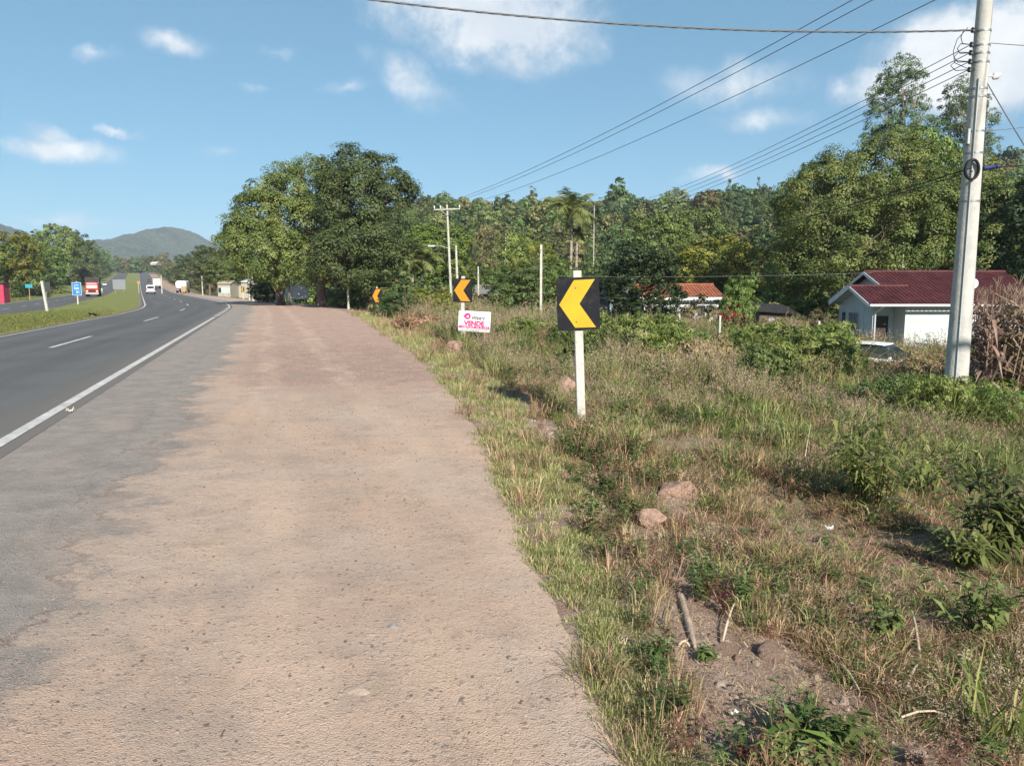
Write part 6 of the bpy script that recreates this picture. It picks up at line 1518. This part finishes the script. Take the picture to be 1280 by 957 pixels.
def tank_truck(label, s, t, L_=7.5, body=None, cabc=None):
    p, ph = on_road(s, t); p.z = h1(p.x, p.y); e = empty('truck', p, ph + R_(-8), label, 'truck')
    n = 24; rad = 1.2; sg = lambda v: math.copysign(abs(v) ** .55, v); pr = lambda k: [(k * rad * 1.08 * sg(math.cos(a)), 2.05 + k * rad * .85 * sg(math.sin(a))) for a in np.linspace(0, 6.283, n, endpoint=False)]
    loft([(-L_ / 2 - .25, pr(.7)), (-L_ / 2 - .1, pr(.92)), (-L_ / 2 + .1, pr(1)), (L_ / 2 - .1, pr(1)), (L_ / 2 + .1, pr(.92)), (L_ / 2 + .25, pr(.7))]).build('tank', body or VANW, e)
    MB().box((0, .5, .95), (1.0, L_ + 3, .25)).build('chassis', PLASTIC, e)
    loft([(L_ / 2 + .7, sec(2.4, .7, 3.1, .2, 2.2)), (L_ / 2 + 2.2, sec(2.4, .7, 3.0, .2, 2.2)), (L_ / 2 + 2.5, sec(2.3, .7, 1.9, .2, 2.2))]).build('cab', cabc or VANW, e)
    MB().box((0, -L_ / 2 - .5, .8), (2.3, .15, .3)).build('bumper', BAND, e)
    for sx in (-1, 1):
        MB().box((sx * 1.0, -L_ / 2 - .58, .85), (.25, .06, .16)).build('tail_lamp', LAMP_R, e)
        for yy in (-L_ / 2 + .8, -L_ / 2 + 2.0, L_ / 2 + 1.4): wheel(e, sx * 1.02, yy, .5, .4)
tank_truck('white tank truck parked on the right edge of the far road', 215, 2.2)
def box_truck(label, s, t):
    p, ph = on_road(s, t); e = empty('truck', p, ph, label, 'truck')
    GB = pm('box_body_grey', (.48, .46, .44), .6, .12)
    loft([(-3.6, sec(2.5, 1.0, 3.5, .05)), (3.4, sec(2.5, 1.0, 3.5, .05))]).build('cargo_box', GB, e); loft([(3.6, sec(2.4, .7, 2.8, .2)), (5.4, sec(2.4, .7, 2.6, .2))]).build('cab', VANW, e)
    MB().box((0, 0, .85), (1.0, 7.0, .25)).build('chassis', PLASTIC, e); MB().box((0, -3.64, 2.2), (.06, .05, 2.2)).build('door_bar', BAND, e)
    for sx in (-1, 1):
        MB().box((sx * 1.0, -3.63, .95), (.25, .06, .16)).build('tail_lamp', LAMP_R, e)
        for yy in (-2.2, 4.4): wheel(e, sx * 1.02, yy, .48, .35)
box_truck('greyish box truck ahead of the white van on the far road', 300, -2.2)
def car(label, loc, rz, paint):
    e = empty('car', loc, rz, label, 'car')
    loft([(-1.95, sec(1.5, .35, .75, .1)), (-1.75, sec(1.68, .25, .9, .12, 1.6)), (-.6, sec(1.72, .22, .98, .12, 1.62)), (.9, sec(1.72, .22, 1.0, .12, 1.62)), (1.75, sec(1.68, .25, .98, .12, 1.55)), (1.95, sec(1.5, .35, .8, .1))]).build('body', paint, e)
    loft([(-.85, sec(1.5, .93, 1.02, .03, 1.46)), (-.2, sec(1.5, .93, 1.42, .12, 1.2)), (.9, sec(1.5, .93, 1.44, .12, 1.2)), (1.65, sec(1.45, .93, 1.02, .03, 1.4))]).build('cabin', CARGLASS, e)
    loft([(-.22, sec(1.16, 1.405, 1.45, .015)), (.3, sec(1.18, 1.43, 1.475, .015)), (.95, sec(1.16, 1.42, 1.465, .015))]).build('roof', paint, e)
    for sx in (-1, 1):
        MB().box((sx * .62, -1.93, .66), (.28, .08, .14)).build('headlight', LAMP_W, e); MB().box((sx * .62, 1.93, .72), (.25, .08, .16)).build('tail_lamp', LAMP_R, e); MB().box((sx * .92, -.55, 1.0), (.14, .1, .12), bev=.02).build('mirror', paint, e)
        for yy in (-1.25, 1.25): wheel(e, sx * .77, yy, .3, .19)
g = ground(1104, 27.0); car('white car parked behind the weeds in front of the red-roofed house', g, R_(48), VANW)
for s, t, lab in ((430, -3.2, 'small dark car far ahead on the near carriageway'),):
    p, ph = on_road(s, t); car(lab, p, ph + math.pi, pm('paint_dark', (.07, .07, .08), .4, .1))
p, ph = on_road(360, -20.5); car('small silver car coming far along the opposite carriageway', p, ph, pm('paint_silver', (.50, .50, .50), .35, .05))

# motorcycle and rider behind the red truck
def skin_body(name, joints, edges, mat, parent, sub=2):
    me = bpy.data.meshes.new(name); me.from_pydata([j[:3] for j in joints], edges, [])
    o = link(name, me, parent, mat); md = o.modifiers.new('skin', 'SKIN')
    for v, j in zip(me.skin_vertices[0].data, joints): v.radius = (j[3], j[3])
    me.skin_vertices[0].data[0].use_root = True
    sb = o.modifiers.new('sub', 'SUBSURF'); sb.levels = sub; sb.render_levels = sub; return o
p, ph = on_road(214, -16.3)
e = empty('motorcycle', p, ph, 'small motorcycle behind the red truck on the opposite carriageway', 'motorcycle')
for yy in (-.65, .65): 
    t = MB().tube([(-.05, yy, .3), (.05, yy, .3)], .3, 18).build('wheel', TYRE, e); MB().tube([(-.055, yy, .3), (.055, yy, .3)], .2, 12).build('rim', RIM, t)
MB().tube([(0, -.55, .85), (0, -.1, .8), (0, .3, .75), (0, .75, .8)], [.08, .16, .13, .06], 8).build('body', PLASTIC, e)
MB().tube([(0, -.65, .3), (0, -.5, .95)], .04, 6).build('fork', BAND, e); MB().tube([(-.35, -.42, 1.05), (0, -.5, 1.0), (.35, -.42, 1.05)], .02, 6).build('handlebar', BAND, e); MB().tube([(0, -.7, .88), (0, -.58, .88)], [.09, .07], 10).build('headlight', LAMP_W, e)
e2 = empty('person', p + Vector((0, 0, 0)), ph, 'rider in a white shirt and dark helmet sitting on the small motorcycle', 'person')
J = [(0, .2, .92, .15), (0, .16, 1.15, .15), (0, .08, 1.4, .17), (0, .06, 1.52, .07), (0, .04, 1.62, .09), (.2, .08, 1.42, .075), (.32, -.12, 1.2, .055), (.32, -.38, 1.09, .045), (-.2, .08, 1.42, .075), (-.32, -.12, 1.2, .055), (-.32, -.38, 1.09, .045),
     (.15, .05, .88, .1), (.24, -.22, .75, .075), (.2, .0, .38, .06), (.2, -.12, .3, .05), (-.15, .05, .88, .1), (-.24, -.22, .75, .075), (-.2, .0, .38, .06), (-.2, -.12, .3, .05)]
skin_body('body', J, [(0, 1), (1, 2), (2, 3), (3, 4), (2, 5), (5, 6), (6, 7), (2, 8), (8, 9), (9, 10), (0, 11), (11, 12), (12, 13), (13, 14), (0, 15), (15, 16), (16, 17), (17, 18)], pm('shirt_white', (.68, .68, .66), .85, .08), e2)
m = MB(); m.tube([(0, .04, 1.56), (0, .04, 1.64), (0, .04, 1.74), (0, .04, 1.82), (0, .04, 1.86)], [.11, .14, .145, .10, .03], 14); m.build('helmet', pm('helmet_dark', (.02, .02, .022), .3, .1), e2)

# ================================================================== HAZE
hz = MB().box((0, 2000, 200), (9000, 6400, 520)).build('haze', None) if False else None
def haze():
    m = bpy.data.materials.new('haze_air'); m.use_nodes = True; nt = m.node_tree; nt.nodes.clear(); o = nd(nt, 'ShaderNodeOutputMaterial'); v = nd(nt, 'ShaderNodeVolumePrincipled')
    v.inputs['Color'].default_value = (.80, .88, 1.0, 1); v.inputs['Density'].default_value = HAZE; v.inputs['Anisotropy'].default_value = .0
    lk(nt, v.outputs[0], o.inputs['Volume'])
    tag(MB().box((0, 0, 105), (8600, 8600, 290)).build('haze', m), 'thin bluish haze in the valley air', 'haze', kind='stuff')
HAZE = .00017
haze()
